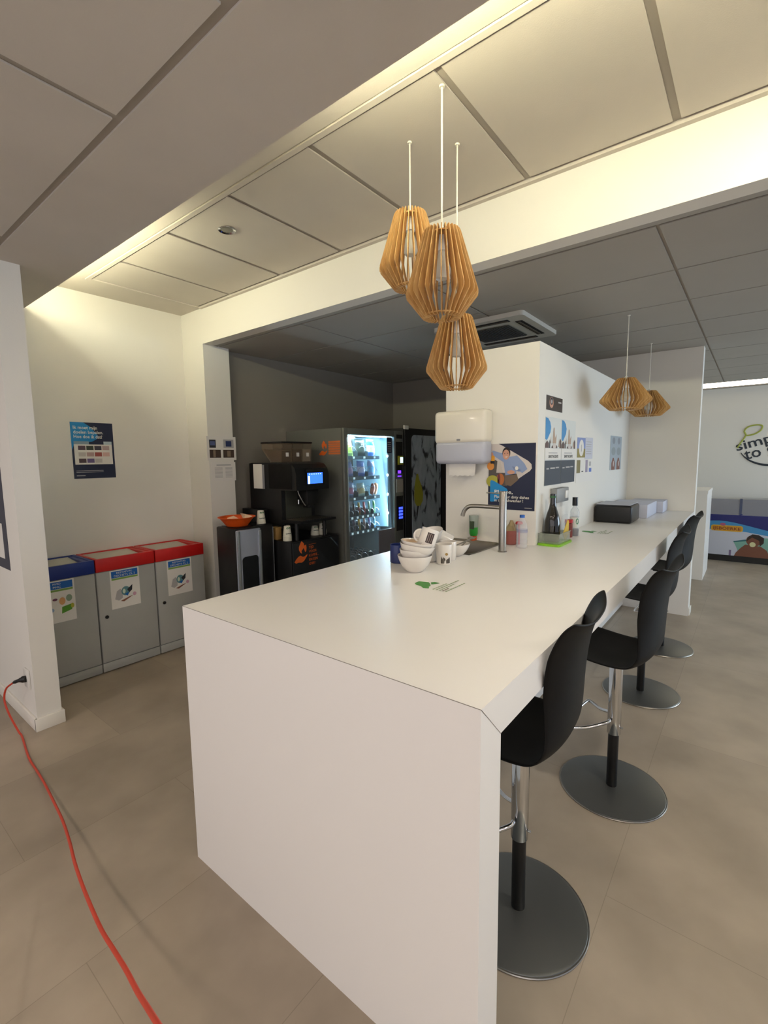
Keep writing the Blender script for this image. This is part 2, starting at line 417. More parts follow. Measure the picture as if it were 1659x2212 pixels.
# ceiling air conditioner
t = thing('ceiling_air_conditioner', (2.62, 1.20, ZM), 'square white four-way air conditioner in the grey ceiling', 'air conditioner')
ACM = mat('ac_white', '#cfccc2', .45)
mb = MB().prism(rrect(.70, .70, .03), (2.27, .85, ZM-.03), X, Y, Z, .03, ACM)
mb.build('panel', t)
mb = MB().prism(rrect(.36, .36, .015), (2.44, 1.02, ZM-.036), X, Y, Z, .005, mat('ac_grille', '#4a4a40', .6))
for i in range(16): mb.box((2.45, 1.035+i*.021, ZM-.039), (2.79, 1.040+i*.021, ZM-.036), INK)
mb.build('intake_grille', t)
for a, b, c, d in ((2.40, .905, 2.84, .955), (2.40, 1.445, 2.84, 1.495), (2.325, .98, 2.375, 1.42), (2.865, .98, 2.915, 1.42)):
    mb = MB().box((a, b, ZM-.033), (c, d, ZM-.0302), mat('ac_slot_dark', '#17140f', .7))
    if c-a > d-b: mb.box((a+.01, (b+d)/2-.004, ZM-.036), (c-.01, (b+d)/2+.012, ZM-.033), mat('ac_flap', '#5c5346', .5))
    else: mb.box(((a+c)/2-.004, b+.01, ZM-.036), ((a+c)/2+.012, d-.01, ZM-.033), mat('ac_flap', '#5c5346', .5))
    mb.build('air_outlet', t)

# ------------------------------------------------------------------ partition block, counter, cabinets
struct('wall_block', MB().box((1.863, .578, 0), (4.35, 1.19, 2.175), WALL), 'head-high white partition block on the counter', 'wall')
H = 1.0; TH = .101
t = thing('bar_counter', (0, 0, 0), 'long white bar counter with waterfall end panels', 'counter')
hx0, hx1, hy0, hy1 = 1.39, 1.815, .765, 1.13
mb = MB()
e = .0007
mb.box((TH, e, H-TH), (hx0, 1.191, H), LAM).box((hx1, e, H-TH), (1.862, 1.191, H), LAM)
mb.box((hx0, e, H-TH), (hx1, hy0, H), LAM).box((hx0, hy1, H-TH), (hx1, 1.191, H), LAM)
mb.box((1.862, e, H-TH), (4.349, .577, H), LAM)
mb.prism([(0.0012, H), (TH, H), (TH, H-TH)], (0, e, 0), X, Z, Y, 1.1896, LAM)
mb.build('worktop', t)
MB().prism([(0, 0), (TH, 0), (TH, H-TH), (0, H-.0012)], (0, e, 0), X, Z, Y, 1.1896, LAM).build('end_panel', t)
MB().box((4.325, .001, 0), (4.349, .577, H-TH), LAM).build('end_panel', t)
MB().box((0.0004, .0008, H-.0014), (.004, 1.190, H-.0001), LAME).prism([(0.001, H-.001), (.0022, H-.001), (TH+.0008, H-TH-.0008), (TH-.0008, H-TH-.0008)], (0, 0, 0), X, Z, Y, .0007, LAME).build('seam', t)
t = thing('base_cabinet', (.3, .6, 0), 'white cabinets standing under the counter behind the bar stools', 'cabinet')
MB().box((.101, .592, 0.02), (1.862, 1.18, H-TH-.001), LAM).box((1.862, .560, .02), (4.324, .577, H-TH-.001), LAM).build('body', t)
MB().box((.101, .60, 0), (1.862, 1.17, .02), LAME).build('plinth', t)

# sink
SINK = mat('sink_steel', '#7b766c', .38, .9)
t = thing('sink', (1.6, .95, H), 'small stainless steel sink basin set in the white counter', 'sink')
pts = rrect(hx1-hx0, hy1-hy0, .06, 6); n = len(pts)
cx, cy = (hx1-hx0)/2, (hy1-hy0)/2
def ring(sc_, z): return [(hx0+cx+(a-cx)*sc_, hy0+cy+(b-cy)*sc_, z) for a, b in pts]
rings = [ring(1.04, H+.0012), ring(1.04, H+.003), ring(.99, H+.003), ring(.96, H-.01), ring(.92, H-.09), ring(.8, H-.098)]
vs = [p for r_ in rings for p in r_]; fs = []
for j in range(len(rings)-1):
    for i in range(n): k = (i+1) % n; fs.append((j*n+i, j*n+k, (j+1)*n+k, (j+1)*n+i))
fs.append([(len(rings)-1)*n+i for i in range(n)])
MB().add(vs, fs, SINK, True).build('basin', t)
MB().lathe([(.0, .001), (.02, .001), (.028, .002), (.03, 0)], STEEL, (1.6, .95, H-.098)).build('drain', t)

# faucet
fx, fy = 1.579, .66
t = thing('kitchen_faucet', (fx, fy, H), 'tall brushed steel mixer tap beside the sink', 'faucet')
MB().lathe([(.025, 0), (.025, .004), (.0205, .006), (.0205, .335), (.0195, .337)], STEEL, (fx, fy, H)).build('column', t)
sp = catmull([(fx, fy+.01, H+.247), (fx-.005, fy+.09, H+.249), (fx-.01, fy+.17, H+.249), (fx-.013, fy+.205, H+.243), (fx-.015, fy+.228, H+.222), (fx-.016, fy+.238, H+.20)], 5)
MB().tube(sp, .0115, STEEL, 14).cyl(sp[-1], (sp[-1].x, sp[-1].y+.003, sp[-1].z-.012), .0128, STEEL).build('spout', t)
MB().tube([(fx, fy+.015, H+.325), (fx, fy+.10, H+.327)], .0042, STEEL, 10).build('lever', t)

# ------------------------------------------------------------------ bar stools
def stool_shell():
    prof = [(.235, .640), (.232, .655), (.215, .664), (.16, .658), (.09, .648), (.02, .640), (-.05, .638), (-.105, .645), (-.145, .665), (-.172, .70),
            (-.182, .74), (-.186, .79), (-.189, .84), (-.192, .89), (-.198, .945), (-.208, .995), (-.222, 1.035), (-.240, 1.055)]
    hw = [.165, .18, .19, .2, .205, .207, .207, .206, .203, .198, .192, .188, .188, .194, .2, .205, .206, .192]
    P = catmull([(0, a+.016, b+.012*max(0, (b-.66)/.37)) for a, b in prof], 3); Wd = []
    for i in range(len(hw)-1):
        for k in range(3): Wd.append(hw[i]+(hw[i+1]-hw[i])*k/3)
    Wd.append(hw[-1])
    nu = 17; vs = []; N = len(P)
    for i, p in enumerate(P):
        t_ = P[min(i+1, N-1)]-P[max(i-1, 0)]; t_.normalize(); nr = Vector((0, t_.z, -t_.y)); 
        if nr.z < 0 and abs(t_.y) > abs(t_.z): nr = -nr
        if abs(t_.z) >= abs(t_.y) and nr.y < 0: nr = -nr
        s_ = i/(N-1); k = .022+.034*max(0, min(1, (s_-.42)/.3))*(1-.55*max(0, (s_-.84)/.16))
        for j in range(nu):
            u = -1+2*j/(nu-1); vs.append(p+Vector((Wd[i]*u, 0, 0))+nr*k*abs(u)**2.6)
    fs = [(i*nu+j, i*nu+j+1, (i+1)*nu+j+1, (i+1)*nu+j) for i in range(N-1) for j in range(nu-1)]
    return vs, fs
def make_stool(label):
    t = thing('bar_stool', (0, 0, 0), label, 'stool', 'black bar stools along the counter')
    vs, fs = stool_shell(); o = MB().add(vs, fs, SHELL, True).build('seat_shell', t)
    md = o.modifiers.new('thickness', 'SOLIDIFY'); md.thickness = .007; md.offset = 0
    md = o.modifiers.new('smooth', 'SUBSURF'); md.levels = 1; md.render_levels = 1
    MB().box((-.07, -.07, .622), (.07, .07, .634), BLACK, .003).build('seat_mount', t)
    MB().lathe([(.0265, .265), (.028, .267), (.028, .622), (.026, .623)], CHROME).build('gas_column', t)
    MB().lathe([(.022, .011), (.0225, .012), (.0225, .27)], BLACK).build('lower_column', t)
    MB().lathe([(0, .013), (.21, .010), (.218, .008), (.2195, .006)], BASEM, n=64).build('base_plate', t)
    MB().lathe([(.2195, .0062), (.2235, .0065), (.2252, .004), (.2235, .0005), (.215, 0), (0, 0)], STEEL, n=64).build('base_rim', t)
    fp = [(-.03, .01, .335), (-.055, .02, .33), (-.105, .09, .303), (-.150, .150, .30), (-.140, .168, .30), (0, .176, .30), (.140, .168, .30), (.150, .150, .30), (.105, .09, .303), (.055, .02, .33), (.03, .01, .335)]
    MB().tube(catmull(fp, 4), .0075, CHROME, 10).build('footrest', t)
    MB().cyl((.0, -.028, .30), (.0, -.038, .30), .004, CHROME, 10).build('set_screw', t)
    return t
def copy_tree(o, parent=None):
    c = o.copy(); COL.objects.link(c)
    if parent is not None: c.parent = parent
    for ch in list(o.children): copy_tree(ch, c)
    return c
stools = [((.549, .127), 3, 'nearest black bar stool with chrome column, tucked at the near end of the counter'),
          ((1.379, .018), -4, 'second black bar stool from the near end, pulled slightly out from the counter'),
          ((2.45, .082), 2, 'third black bar stool from the near end of the counter'),
          ((3.36, .09), -3, 'farthest black bar stool, beside the far white end panel')]
proto = make_stool(stools[0][2])
for i, ((sx, sy), rz, lb) in enumerate(stools):
    o = proto if i == 0 else copy_tree(proto)
    o.location = (sx, sy, 0); o.rotation_euler = (0, 0, math.radians(rz)); o['label'] = lb

# ------------------------------------------------------------------ pendant lamps
BULB = mat('frosted_bulb', '#d9d4c6', .35, trans=.25)
CORD = mat('white_cord', '#e6e2d4', .5)
def pendant(x, y, ztop, zceil, prof, label, group, nf=30, fin=.028):
    """prof: outer (r, z) with z relative to the top rim, top to bottom"""
    t = thing('pendant_lamp', (x, y, zceil), label, 'lamp', group)
    zb = prof[-1][1]
    inner = [(max(r-fin, .03) if 0 < i < len(prof)-1 else r-.013, z) for i, (r, z) in enumerate(prof)]
    pts = prof+inner[::-1]; mb = MB(); th = .0032
    for k in range(nf):
        a = 2*math.pi*(k+.5)/nf; u = Vector((math.cos(a), math.sin(a), 0)); nn = Vector((-math.sin(a), math.cos(a), 0))
        mb.prism(pts, Vector((x, y, ztop))-nn*th/2, u, Z, nn, th, WOOD)
    mb.build('slatted_shade', t)
    rt = prof[0][0]; rb = prof[-1][0]
    MB().lathe([(.022, -.012), (rt-.004, -.012), (rt-.004, -.016), (.022, -.016), (.022, -.012)], WOOD, (x, y, ztop), cap=False).build('top_disc', t)
    MB().lathe([(rb-.011, zb+.010), (rb+.003, zb+.010), (rb+.003, zb+.006), (rb-.011, zb+.006), (rb-.011, zb+.010)], WOOD, (x, y, ztop), cap=False).build('bottom_ring', t)
    MB().lathe([(.004, .02), (.012, .012), (.021, -.005), (.021, -.06), (.019, -.065)], WHITE, (x, y, ztop)).build('lamp_holder', t)
    MB().lathe([(.013, -.06), (.014, -.075), (.024, -.10), (.031, -.125), (.030, -.142), (.02, -.157), (0, -.162)], BULB, (x, y, ztop)).build('light_bulb', t)
    MB().tube([(x, y, ztop+.015), (x, y, zceil)], .0032, CORD, 8).lathe([(.009, -.006), (.010, 0)], CORD, (x, y, zceil), n=12).build('cord', t)
P1 = [(.062, 0.004), (.067, -.004), (.1275, -.202), (.1275, -.216), (.070, -.288), (.064, -.291)]
g1 = 'three tall wooden pendant lamps above the counter'
pendant(.819, .741, 2.505, ZC, P1, 'tall wooden slatted pendant lamp hanging highest and leftmost of the cluster', g1)
pendant(.654, .492, 2.308, ZC, P1, 'tall wooden slatted pendant lamp nearest the viewer, middle of the cluster', g1)
pendant(.949, .599, 2.104, ZC, P1, 'tall wooden slatted pendant lamp hanging lowest, in front of the partition block', g1)
P2 = [(.058, .003), (.064, -.004), (.168, -.142), (.169, -.156), (.106, -.212), (.100, -.215)]
g2 = 'two flat wooden pendant lamps over the far counter'
pendant(2.88, .33, 2.062, ZM, P2, 'flat diamond-shaped wooden pendant lamp, nearer of the two over the far counter', g2, 32, .045)
pendant(3.92, .352, 2.085, ZM, P2, 'flat diamond-shaped wooden pendant lamp, farther of the two, close to the far wall', g2, 32, .045)

# ------------------------------------------------------------------ waste bins
YF, YP = 3.203, 3.560
def waste_bin(x0, x1, lidm, label, lines, knob, scene_):
    t = thing('waste_bin', ((x0+x1)/2, (YF+YP)/2, 0), label, 'waste bin', 'recycling bins against the poster wall')
    a, b = x0+.0035, x1-.0035
    MB().box((a, YF+.004, .075), (b, YP, .745), BINM, .003).build('body', t)
    MB().box((a, YF, .008), (b, YP-.01, .071), BINM, .002).build('plinth', t)
    MB().box((a+.002, YF, .078), (b-.002, YF+.003, .742), BINM, .001).build('door', t)
    mb = MB(); z0, z1 = .747, .84; w_ = .022
    mb.box((a, YF-.004, z0), (b, YF+w_, z1), lidm, .002).box((a, YP-w_, z0), (b, YP, z1), lidm, .002)
    mb.box((a, YF+w_-.002, z0), (a+w_, YP-w_+.002, z1), lidm, .002).box((b-w_, YF+w_-.002, z0), (b, YP-w_+.002, z1), lidm, .002)
    mb.box((b-w_-.03, YF+w_, z1-.03), (b-w_+.003, YP-w_, z1-.006), lidm)
    mb.build('lid_frame', t)
    MB().add([(a+w_, YF+w_, z1-.035), (b-w_, YF+w_, z1-.035), (b-w_-.02, YP-w_, z1-.008), (a+w_, YP-w_, z1-.008)], [(0, 1, 2, 3)], mat('bin_inner_flap', '#c2c0b6', .4)).build('flap', t)
    if knob: MB().cyl((a+.048, YF-.006, .412), (a+.048, YF+.003, .412), .0125, BLACK).build('knob', t)
    u0 = x0+.09 if knob else x0+.08
    s = Sheet((u0, YF-.0002, .455), X, Z, NY, .205, .287, PAPER, .0006)
    BL = mat('label_blue', '#1463b5', .5); GR = mat('label_green', '#7fa84f', .5)
    s.rect(.05, .80, .95, .97, BL, 1); s.rect(.05, .745, .95, .79, GR, 1)
    if knob:
        s.text(lines[0], .5, .90, .0135, WTXT, .55, 'CENTER'); s.text(lines[1], .5, .825, .0135, WTXT, .72, 'CENTER')
        s.poly([(.12, .25), (.2, .45), (.32, .5), (.4, .4), (.38, .25), (.25, .2)], INKL, 2)
        s.ell(.5, .42, .15, .12, mat('lbl_teal', '#5f8d92', .6), 3); s.ell(.44, .42, .05, .06, mat('lbl_pale', '#cfdcc8', .6), 4)
        s.poly([(.55, .45), (.74, .56), (.72, .42), (.62, .36)], INK, 4); s.poly([(.45, .34), (.6, .38), (.56, .28)], BL, 5)
        s.poly([(.3, .18), (.42, .15), (.62, .22), (.75, .27), (.6, .25)], mat('lbl_brown', '#8a5a45', .6), 2)
        s.ell(.8, .3, .06, .05, mat('lbl_pink', '#c99bb0', .6), 3)
    else:
        s.text(lines[0], .5, .90, .0135, WTXT, .22, 'CENTER'); s.text(lines[1], .5, .825, .0135, WTXT, .22, 'CENTER')
        s.ell(.2, .62, .06, .03, BL, 2); s.ell(.42, .56, .07, .03, mat('lbl_maroon', '#6a3550', .6), 2); s.ell(.28, .32, .1, .05, mat('lbl_sky', '#9bb5d4', .6), 2)
        s.ell(.62, .5, .09, .09, mat('lbl_peach', '#e0a872', .6), 2); s.ell(.82, .55, .09, .08, mat('lbl_sage', '#8ea58c', .6), 3)
        s.poly([(.58, .2), (.88, .26), (.9, .4), (.6, .36)], mat('lbl_lime', '#5a9c2c', .6), 4); s.ell(.9, .35, .05, .06, mat('lbl_yel', '#b4b23c', .6), 5)
        s.ell(.12, .06, .06, .03, mat('lbl_ochre', '#a97a35', .6), 2)
    o = s.mb.build('sorting_label', t); s.t.build('lettering', o)
waste_bin(.02, .4405, BLUE, 'grey waste bin with blue lid, leftmost, partly behind the wall end', ('PMD', 'PMC'), False, 0)
waste_bin(.442, .862, RED, 'grey waste bin with red lid, middle of the three', ('RESTAFVAL', 'DÉCHETS CL 2'), True, 0)
waste_bin(.864, 1.277, RED, 'grey waste bin with red lid, rightmost, next to the wall stub', ('RESTAFVAL', 'DÉCHETS CL 2'), True, 0)

# ------------------------------------------------------------------ posters on walls
s = Sheet((.482, 3.5635, 1.405), X, Z, NY, .292, .42, NAVY)
s.poly([(0, .5), (0, 1), (.3, 1), (.45, .93), (.58, .82), (.64, .76), (.6, .71), (.48, .66), (.3, .64), (.06, .62)], CYAN, 1)
s.rect(.05, .25, .95, .61, PAPER, 2); s.rect(.05, .61, .40, .665, mat('grey_band', '#8ba0ae', .6), 2); s.rect(.75, .61, .95, .665, mat('pale_band', '#b9ccd3', .6), 2)
pal = ['#5c4650', '#3a4136', '#3f3947', '#b7a0a0', '#c6bfba', '#b79a96', '#a8564f', '#d8b3ac', '#4f3c42', '#6b5a86', '#c9c4c0']
k = 0
for r_ in range(3):
    for c_ in range(4 if r_ < 2 else 3):
        cc = mat('thumb_%d' % k, pal[k], .6); s.rect(.14+.19*c_, .51-.115*r_, .31+.19*c_, .585-.115*r_, cc, 3); k += 1
s.text('Ik moet mijn', .06, .88, .024, WTXT, .56, bold=.015); s.text('doelen bepalen.', .06, .80, .024, WTXT, .70, bold=.015); s.text('Hoe doe ik dat?', .06, .72, .024, WTXT, .67, bold=.015)
s.rect(.06, .135, .70, .143, INKL, 2); s.rect(.06, .108, .70, .116, INKL, 2); s.rect(.06, .045, .26, .06, INKL, 2)
s.done('wall_poster', 'navy and cyan poster with white Dutch text, on the cream wall above the bins', 'poster')

s = Sheet((-.0902, 2.945, .905), NY, Z, NX, .42, .60, NAVY)
s.o = Vector((-.0902, 3.365, .905)); s.mb = MB().prism([(0, 0), (.42, 0), (.42, .60), (0, .60)], s.o, Vector(NY), Vector(Z), Vector(NX), .0012, NAVY)
s.rect(.2, .1, .8, .45, PAPER, 1)
s.done('wall_poster', 'dark navy poster cut off by the left edge of the picture', 'poster')

s = Sheet((1.388, 3.2505, 1.532), X, Z, NY, .285, .203, PAPER, .001)
s.rect(.08, .52, .30, .86, INK, 1); s.rect(.11, .62, .27, .8, mat('screen_blue', '#56618c', .5), 2); s.rect(.56, .52, .92, .88, INKL, 1); s.rect(.64, .58, .84, .82, mat('screen_navy', '#2c3a63', .5), 2)
s.rect(.08, .1, .46, .44, mat('photo_brown', '#4a3a30', .5), 1); s.rect(.54, .1, .92, .44, mat('photo_brown', '#4a3a30', .5), 1)
s.rect(.2, .12, .28, .42, mat('photo_tan', '#8a7a66', .5), 2); s.rect(.68, .14, .8, .4, mat('photo_tan', '#8a7a66', .5), 2)
s.done('instruction_sheet', 'white sheet with four small machine pictures, taped on the wall stub', 'sheet')
s = Sheet((1.423, 3.2505, 1.35), X, Z, NY, .236, .163, PAPER, .001)
s.rect(.2, .82, .8, .88, INKL, 1)
for i in range(9):
    s.rect(.12, .70-i*.065, .44, .725-i*.065, INKL, 1); s.rect(.56, .70-i*.065, .86, .725-i*.065, INKL, 1)
s.done('instruction_sheet', 'white sheet with two columns of faint text, below the picture sheet on the wall stub', 'sheet')

# dishwasher poster on the front of the block
s = Sheet((1.8625, .885, 1.205), NY, Z, NX, .297, .40, NAVY)
SH = mat('photo_wall', '#cfc6c0', .5); SHIRT = mat('shirt_blue', '#8c9fc4', .6); SHIRT2 = mat('shirt_shade', '#7687ae', .6); SKIN = mat('print_skin', '#cf9a80', .6); HAIR = mat('print_hair', '#231a1c', .6)
s.poly([(0, .36), (0, 1), (.22, 1), (.32, .965), (.85, .74), (.92, .69), (.93, .63), (.89, .59), (.55, .42), (.38, .36)], SH, 1)
s.poly([(0, .36), (.02, .8), (.2, .74), (.2, .56), (.42, .56), (.42, .36)], mat('print_machine', '#55504a', .5), 2)
s.poly([(.18, .56), (.2, .74), (.27, .73), (.33, .56)], mat('print_pale', '#c8bfb4', .5), 3)
s.ell(.05, .66, .08, .06, mat('print_orange', '#e0923c', .5), 3); s.rect(.06, .72, .14, .86, mat('print_yellow', '#e8a535', .5), 4); s.rect(.05, .70, .14, .74, INK, 5)
s.poly([(.06, .86), (.1, .9), (.28, .86), (.36, .86), (.46, .80), (.62, .82), (.78, .70), (.84, .62), (.74, .56), (.62, .60), (.60, .54), (.38, .52), (.34, .72), (.16, .80)], SHIRT, 6)
s.poly([(.52, .66), (.62, .64), (.72, .60), (.66, .58), (.56, .61)], SHIRT2, 7); s.ell(.07, .845, .04, .03, SKIN, 7)
s.poly([(.36, .52), (.62, .55), (.66, .46), (.5, .36), (.38, .38)], mat('print_trousers', '#6f5d4c', .5), 6); s.ell(.50, .57, .08, .03, SKIN, 8)
s.ell(.62, .63, .035, .03, WTXT, 8)
s.ell(.395, .86, .085, .085, HAIR, 8); s.ell(.39, .835, .072, .075, SKIN, 9); s.ell(.36, .85, .01, .006, HAIR, 10, 8); s.ell(.425, .855, .01, .006, HAIR, 10, 8); s.poly([(.36, .80), (.43, .81), (.40, .79)], WTXT, 10)
s.ell(.1, .43, .14, .09, mat('print_olive', '#a9a53a', .5), 9); s.ell(.27, .46, .09, .09, mat('print_rust', '#b56a2e', .5), 8); s.ell(.24, .46, .03, .09, mat('print_wine', '#6e3038', .5), 9)
s.poly([(.05, .12), (.05, .42), (.07, .445), (.12, .44), (.42, .32), (.44, .29), (.42, .27), (.16, .12), (.08, .11)], CYAN, 11)
s.k = 12
s.text('Please,', .15, .245, .022, WTXT, .40, bold=.015); s.text('Place your dirty dishes', .15, .175, .017, WTXT, .74, bold=.012); s.text('in the dishwasher !', .15, .12, .017, WTXT, .62, bold=.012)
s.rect(.8, .035, .95, .042, INKL, 12)
s.done('dishwasher_poster', 'navy poster of a man in a blue shirt about dirty dishes, behind the tap', 'poster')

# posters on the long side of the block (y = .578, facing -Y)
YB = .5775
s = Sheet((1.985, YB, 1.803), X, Z, NY, .295, .086, mat('dark_brown_print', '#2b211c', .4))
s.ell(.3, .55, .12, .38, mat('print_skin', '#cf9a80', .6), 1); s.ell(.3, .65, .09, .26, INK, 2); s.ell(.3, .62, .05, .14, INKL, 3); s.rect(.72, .62, .92, .72, INKL, 1)
s.done('photo_card', 'small dark brown photo card at the top of the partition side', 'card')
for i, x0 in enumerate((1.979, 2.281)):
    s = Sheet((x0, YB, 1.348), X, Z, NY, .297, .415, mat('poster_pale', '#d8dcd9', .5))
    s.poly([(.0, .68), (0, .985), (.14, .98), (.27, .93), (.33, .86), (.3, .78), (.2, .72), (.1, .66)], CYAN, 1)
    BR = mat('hand_brown', '#5d4640', .6); TN = mat('hand_tan', '#b39a86', .6)
    for a, b, c in ((.0, .22, .66), (.24, .30, .68), (.38, .74, .62), (.88, 1.0, .70)):
        s.poly([(a, .55), (b, .55), (b, c-.04), ((a+b)/2, c), (a, c-.05)], BR if a != .24 else INK, 2)
    s.poly([(.44, .62), (.48, .84), (.54, .86), (.58, .70), (.68, .76), (.66, .62)], TN, 3); s.ell(.56, .58, .1, .045, SH, 4)
    s.poly([(.3, .62), (.33, .72), (.36, .62)], TN, 3); s.poly([(.8, .57), (.86, .7), (.9, .57)], TN, 3)
    s.rect(0, .38, 1, .545, PAPER, 5); s.rect(0, 0, 1, .365, mat('slate_print', '#27303f', .5), 5)
    s.rect(.2, .47, .75, .485, INKL, 6); s.k = 6
    s.text('SAVE THE DATE', .2, .405, .017, INK, .6, bold=.02)
    s.rect(.1, .235, .25, .255, INKL, 6); s.rect(.33, .24, .62, .262, INKL, 6); s.rect(.66, .245, .88, .265, INKL, 6)
    s.done('event_poster', ('event poster with blue blob and raised hands, left of the pair, nearer the corner', 'event poster with blue blob and raised hands, right of the pair, beside the small leaflets')[i], 'poster', 'pair of event posters on the partition side')
s = Sheet((2.632, YB, 1.515), X, Z, NY, .2, .142, mat('periwinkle_print', '#7d8fc6', .5)); s.rect(0, 0, 1, .45, mat('mustard_print', '#8f8134', .5), 1); s.ell(.5, .48, .3, .42, PAPER, 2); s.rect(.47, .3, .55, .65, INKL, 3)
s.done('leaflet', 'blue and mustard leaflet with a white oval, right of the event posters', 'leaflet')
s = Sheet((2.835, YB, 1.503), X, Z, NY, .20, .16, mat('faint_paper', '#c9cbd6', .6))
for i in range(6): s.rect(.1, .78-i*.11, .8, .81-i*.11, INKL, 1)
s.done('leaflet', 'plain pale leaflet with faint text, beside the oval leaflet', 'leaflet')
s = Sheet((2.62, YB, 1.335), X, Z, NY, .44, .165, PAPER)
s.rect(.02, .42, .22, .98, mat('mustard_dark', '#7c7038', .5), 1); s.rect(.52, .42, .66, .98, mat('mauve_print', '#9a8fa6', .5), 1); s.rect(.74, .42, .9, .6, mat('royal_print', '#5a78c4', .5), 1)
s.rect(.3, .45, .4, .50, INK, 1); s.rect(.74, .7, .86, .9, INKL, 1)
s.done('leaflet', 'white strip sheet with four small pictures, below the oval leaflet', 'leaflet')
s = Sheet((3.60, YB, 1.40), X, Z, NY, .43, .30, mat('misty_print', '#a9b4bb', .6))
for c_ in (.28, .74):
    s.ell(c_, .86, .12, .1, mat('mist_grey', '#8f949c', .6), 1); s.ell(c_, .55, .18, .12, mat('mist_grey2', '#97a0a3', .6), 1)
    s.poly([(c_-.15, 0), (c_-.15, .2), (c_-.04, .36), (c_+.04, .36), (c_+.15, .2), (c_+.15, 0)], mat('print_copper', '#87594a', .6), 2)
    s.ell(c_+.02, .18, .04, .09, SH, 3)
s.done('photo_print', 'pale misty print with two copper brown shapes, farthest along the partition side', 'print')
# small switch box
t = thing('wall_switch_box', (2.22, .578, 1.27), 'grey switch box with white button on the partition, behind the dark bottle', 'switch')
MB().box((2.10, .535, 1.235), (2.33, .577, 1.325), mat('switch_grey', '#8c8f90', .4), .004).build('housing', t)
MB().box((2.255, .530, 1.255), (2.315, .535, 1.305), WHITE, .002).build('button', t)

# ------------------------------------------------------------------ paper towel dispenser
t = thing('towel_dispenser', (1.862, 1.03, 1.48), 'white paper towel dispenser with smoky lower half, on the partition front', 'dispenser')
d0, d1, dy0, dy1 = 1.745, 1.862, .853, 1.212
def ddome(z0, z1, mt, rt, rb):
    mb = MB(); mb.box((d0, dy0, z0), (d1, dy1, z1), mt, .022, seg=4); return mb
MB().box((d0+.004, dy0+.003, 1.485), (d1, dy1-.003, 1.63), mat('smoky_plastic', '#babecb', .25, coat=.3), .028, seg=4).build('lower_window', t)
MB().box((d0, dy0, 1.612), (d1, dy1, 1.815), mat('dispenser_white', '#e9e4d6', .2, coat=.4), .026, seg=4).build('cover', t)
MB().box((d0-.0012, 1.02, 1.627), (d0, 1.045, 1.640), PAPERG).build('badge', t)
mb = MB()
pts = [(0, 0)]+[(i*.0165, (.006 if i % 2 else 0)) for i in range(1, 12)]+[(.19, .10), (0, .10)]
mb.prism(pts, (1.79, 1.125, 1.408), NY, Z, X, .004, PAPER)
mb.build('paper_towel', t)

# ------------------------------------------------------------------ vending machines
VX0, VX1, VY, VYB, VH = 2.332, 3.262, 2.544, 3.335, 1.812
t = thing('snack_vending_machine', (2.8, 2.94, 0), 'grey snack vending machine with lit glass front full of snacks', 'vending machine')
gx0, gx1, gz0, gz1 = 2.388, 3.098, .42, 1.752
IN = mat('vending_interior_dark', '#0c1016', .5)
INL = mat('vending_interior_pale', '#a9d3e6', .4)
mb = MB()
mb.box((VX0, VY+.03, .04), (VX0+.03, VYB, VH), VGREY).box((VX1-.03, VY+.03, .04), (VX1, VYB, VH), VGREY)
mb.box((VX0+.03, VY+.03, VH-.05), (VX1-.03, VYB, VH), VGREY).box((VX0+.03, VY+.03, .04), (VX1-.03, VYB, .40), VGREY).box((VX0+.03, VYB-.03, .4), (VX1-.03, VYB, VH-.05), VGREY)
mb.box((VX0+.03, VY+.05, 0), (VX1-.03, VYB-.03, .04), BLACK)
mb.build('cabinet', t)
mb = MB()
mb.box((VX0, VY, .06), (gx0, VY+.028, VH), VGREY, .004).box((gx1, VY, .06), (VX1, VY+.028, VH), VGREY, .004)
mb.box((gx0-.002, VY, gz1), (gx1+.002, VY+.028, VH), VGREY, .004).box((gx0-.002, VY, .06), (gx1+.002, VY+.028, gz0), VGREY, .004)
dr = mb.build('door', t)
MB().box((gx0, VY+.012, gz0), (gx1, VY+.016, gz1), mat('vending_glass', '#dff2ff', .02, trans=0, alpha=.12)).build('glass_pane', dr)
MB().box((2.83, VY+.002, .42), (gx1, VY+.010, .80), mat('notice_panel', '#7f7a80', .5)).build('notice_panel', dr)
mb = MB().prism([(2.921, 2.97), (3.062, 2.61), (3.068, 2.613), (2.927, 2.973)], (0, 0, gz0+.39), X, Y, Z, gz1-gz0-.39, INL).box((2.915, 2.60, gz0), (2.921, 2.97, gz0+.385), INL)
mb.build('delivery_chute', t)
MB().box((gx0-.02, 2.98, .42), (2.92, 2.985, gz1), IN).box((gx0-.024, VY+.03, .42), (gx0-.02, 2.98, gz1), IN).build('interior_lining', t)
LEDB = mat('cool_led_glow', '#dff4ff', .3, emit=14, ecol='#bfe6ff')
LEDS = mat('cool_led_strip', '#dff4ff', .3, emit=6, ecol='#a5dcff')
for z in (1.553, 1.359, 1.16, .965):
    MB().lathe([(.012, 0), (.011, .004), (0, .006)], LEDB, n=16, M=Matrix.Translation((2.992, VY+.012, z)) @ Matrix.Rotation(math.pi/2, 4, 'X')).build('led_lamp', dr)
MB().box((gx0, VY+.030, gz1-.012), (gx1, VY+.045, gz1-.002), LEDS).build('led_strip', dr)
_v = area('snack_light_side', (3.04, 2.585, 1.28), (2.55, 2.72, 1.25), .03, .95, 5.0, (.66, .88, 1.0)); _v2 = area('snack_light_top', (2.65, 2.60, 1.735), (2.6, 2.85, 1.2), .5, .03, 3.4, (.66, .88, 1.0))
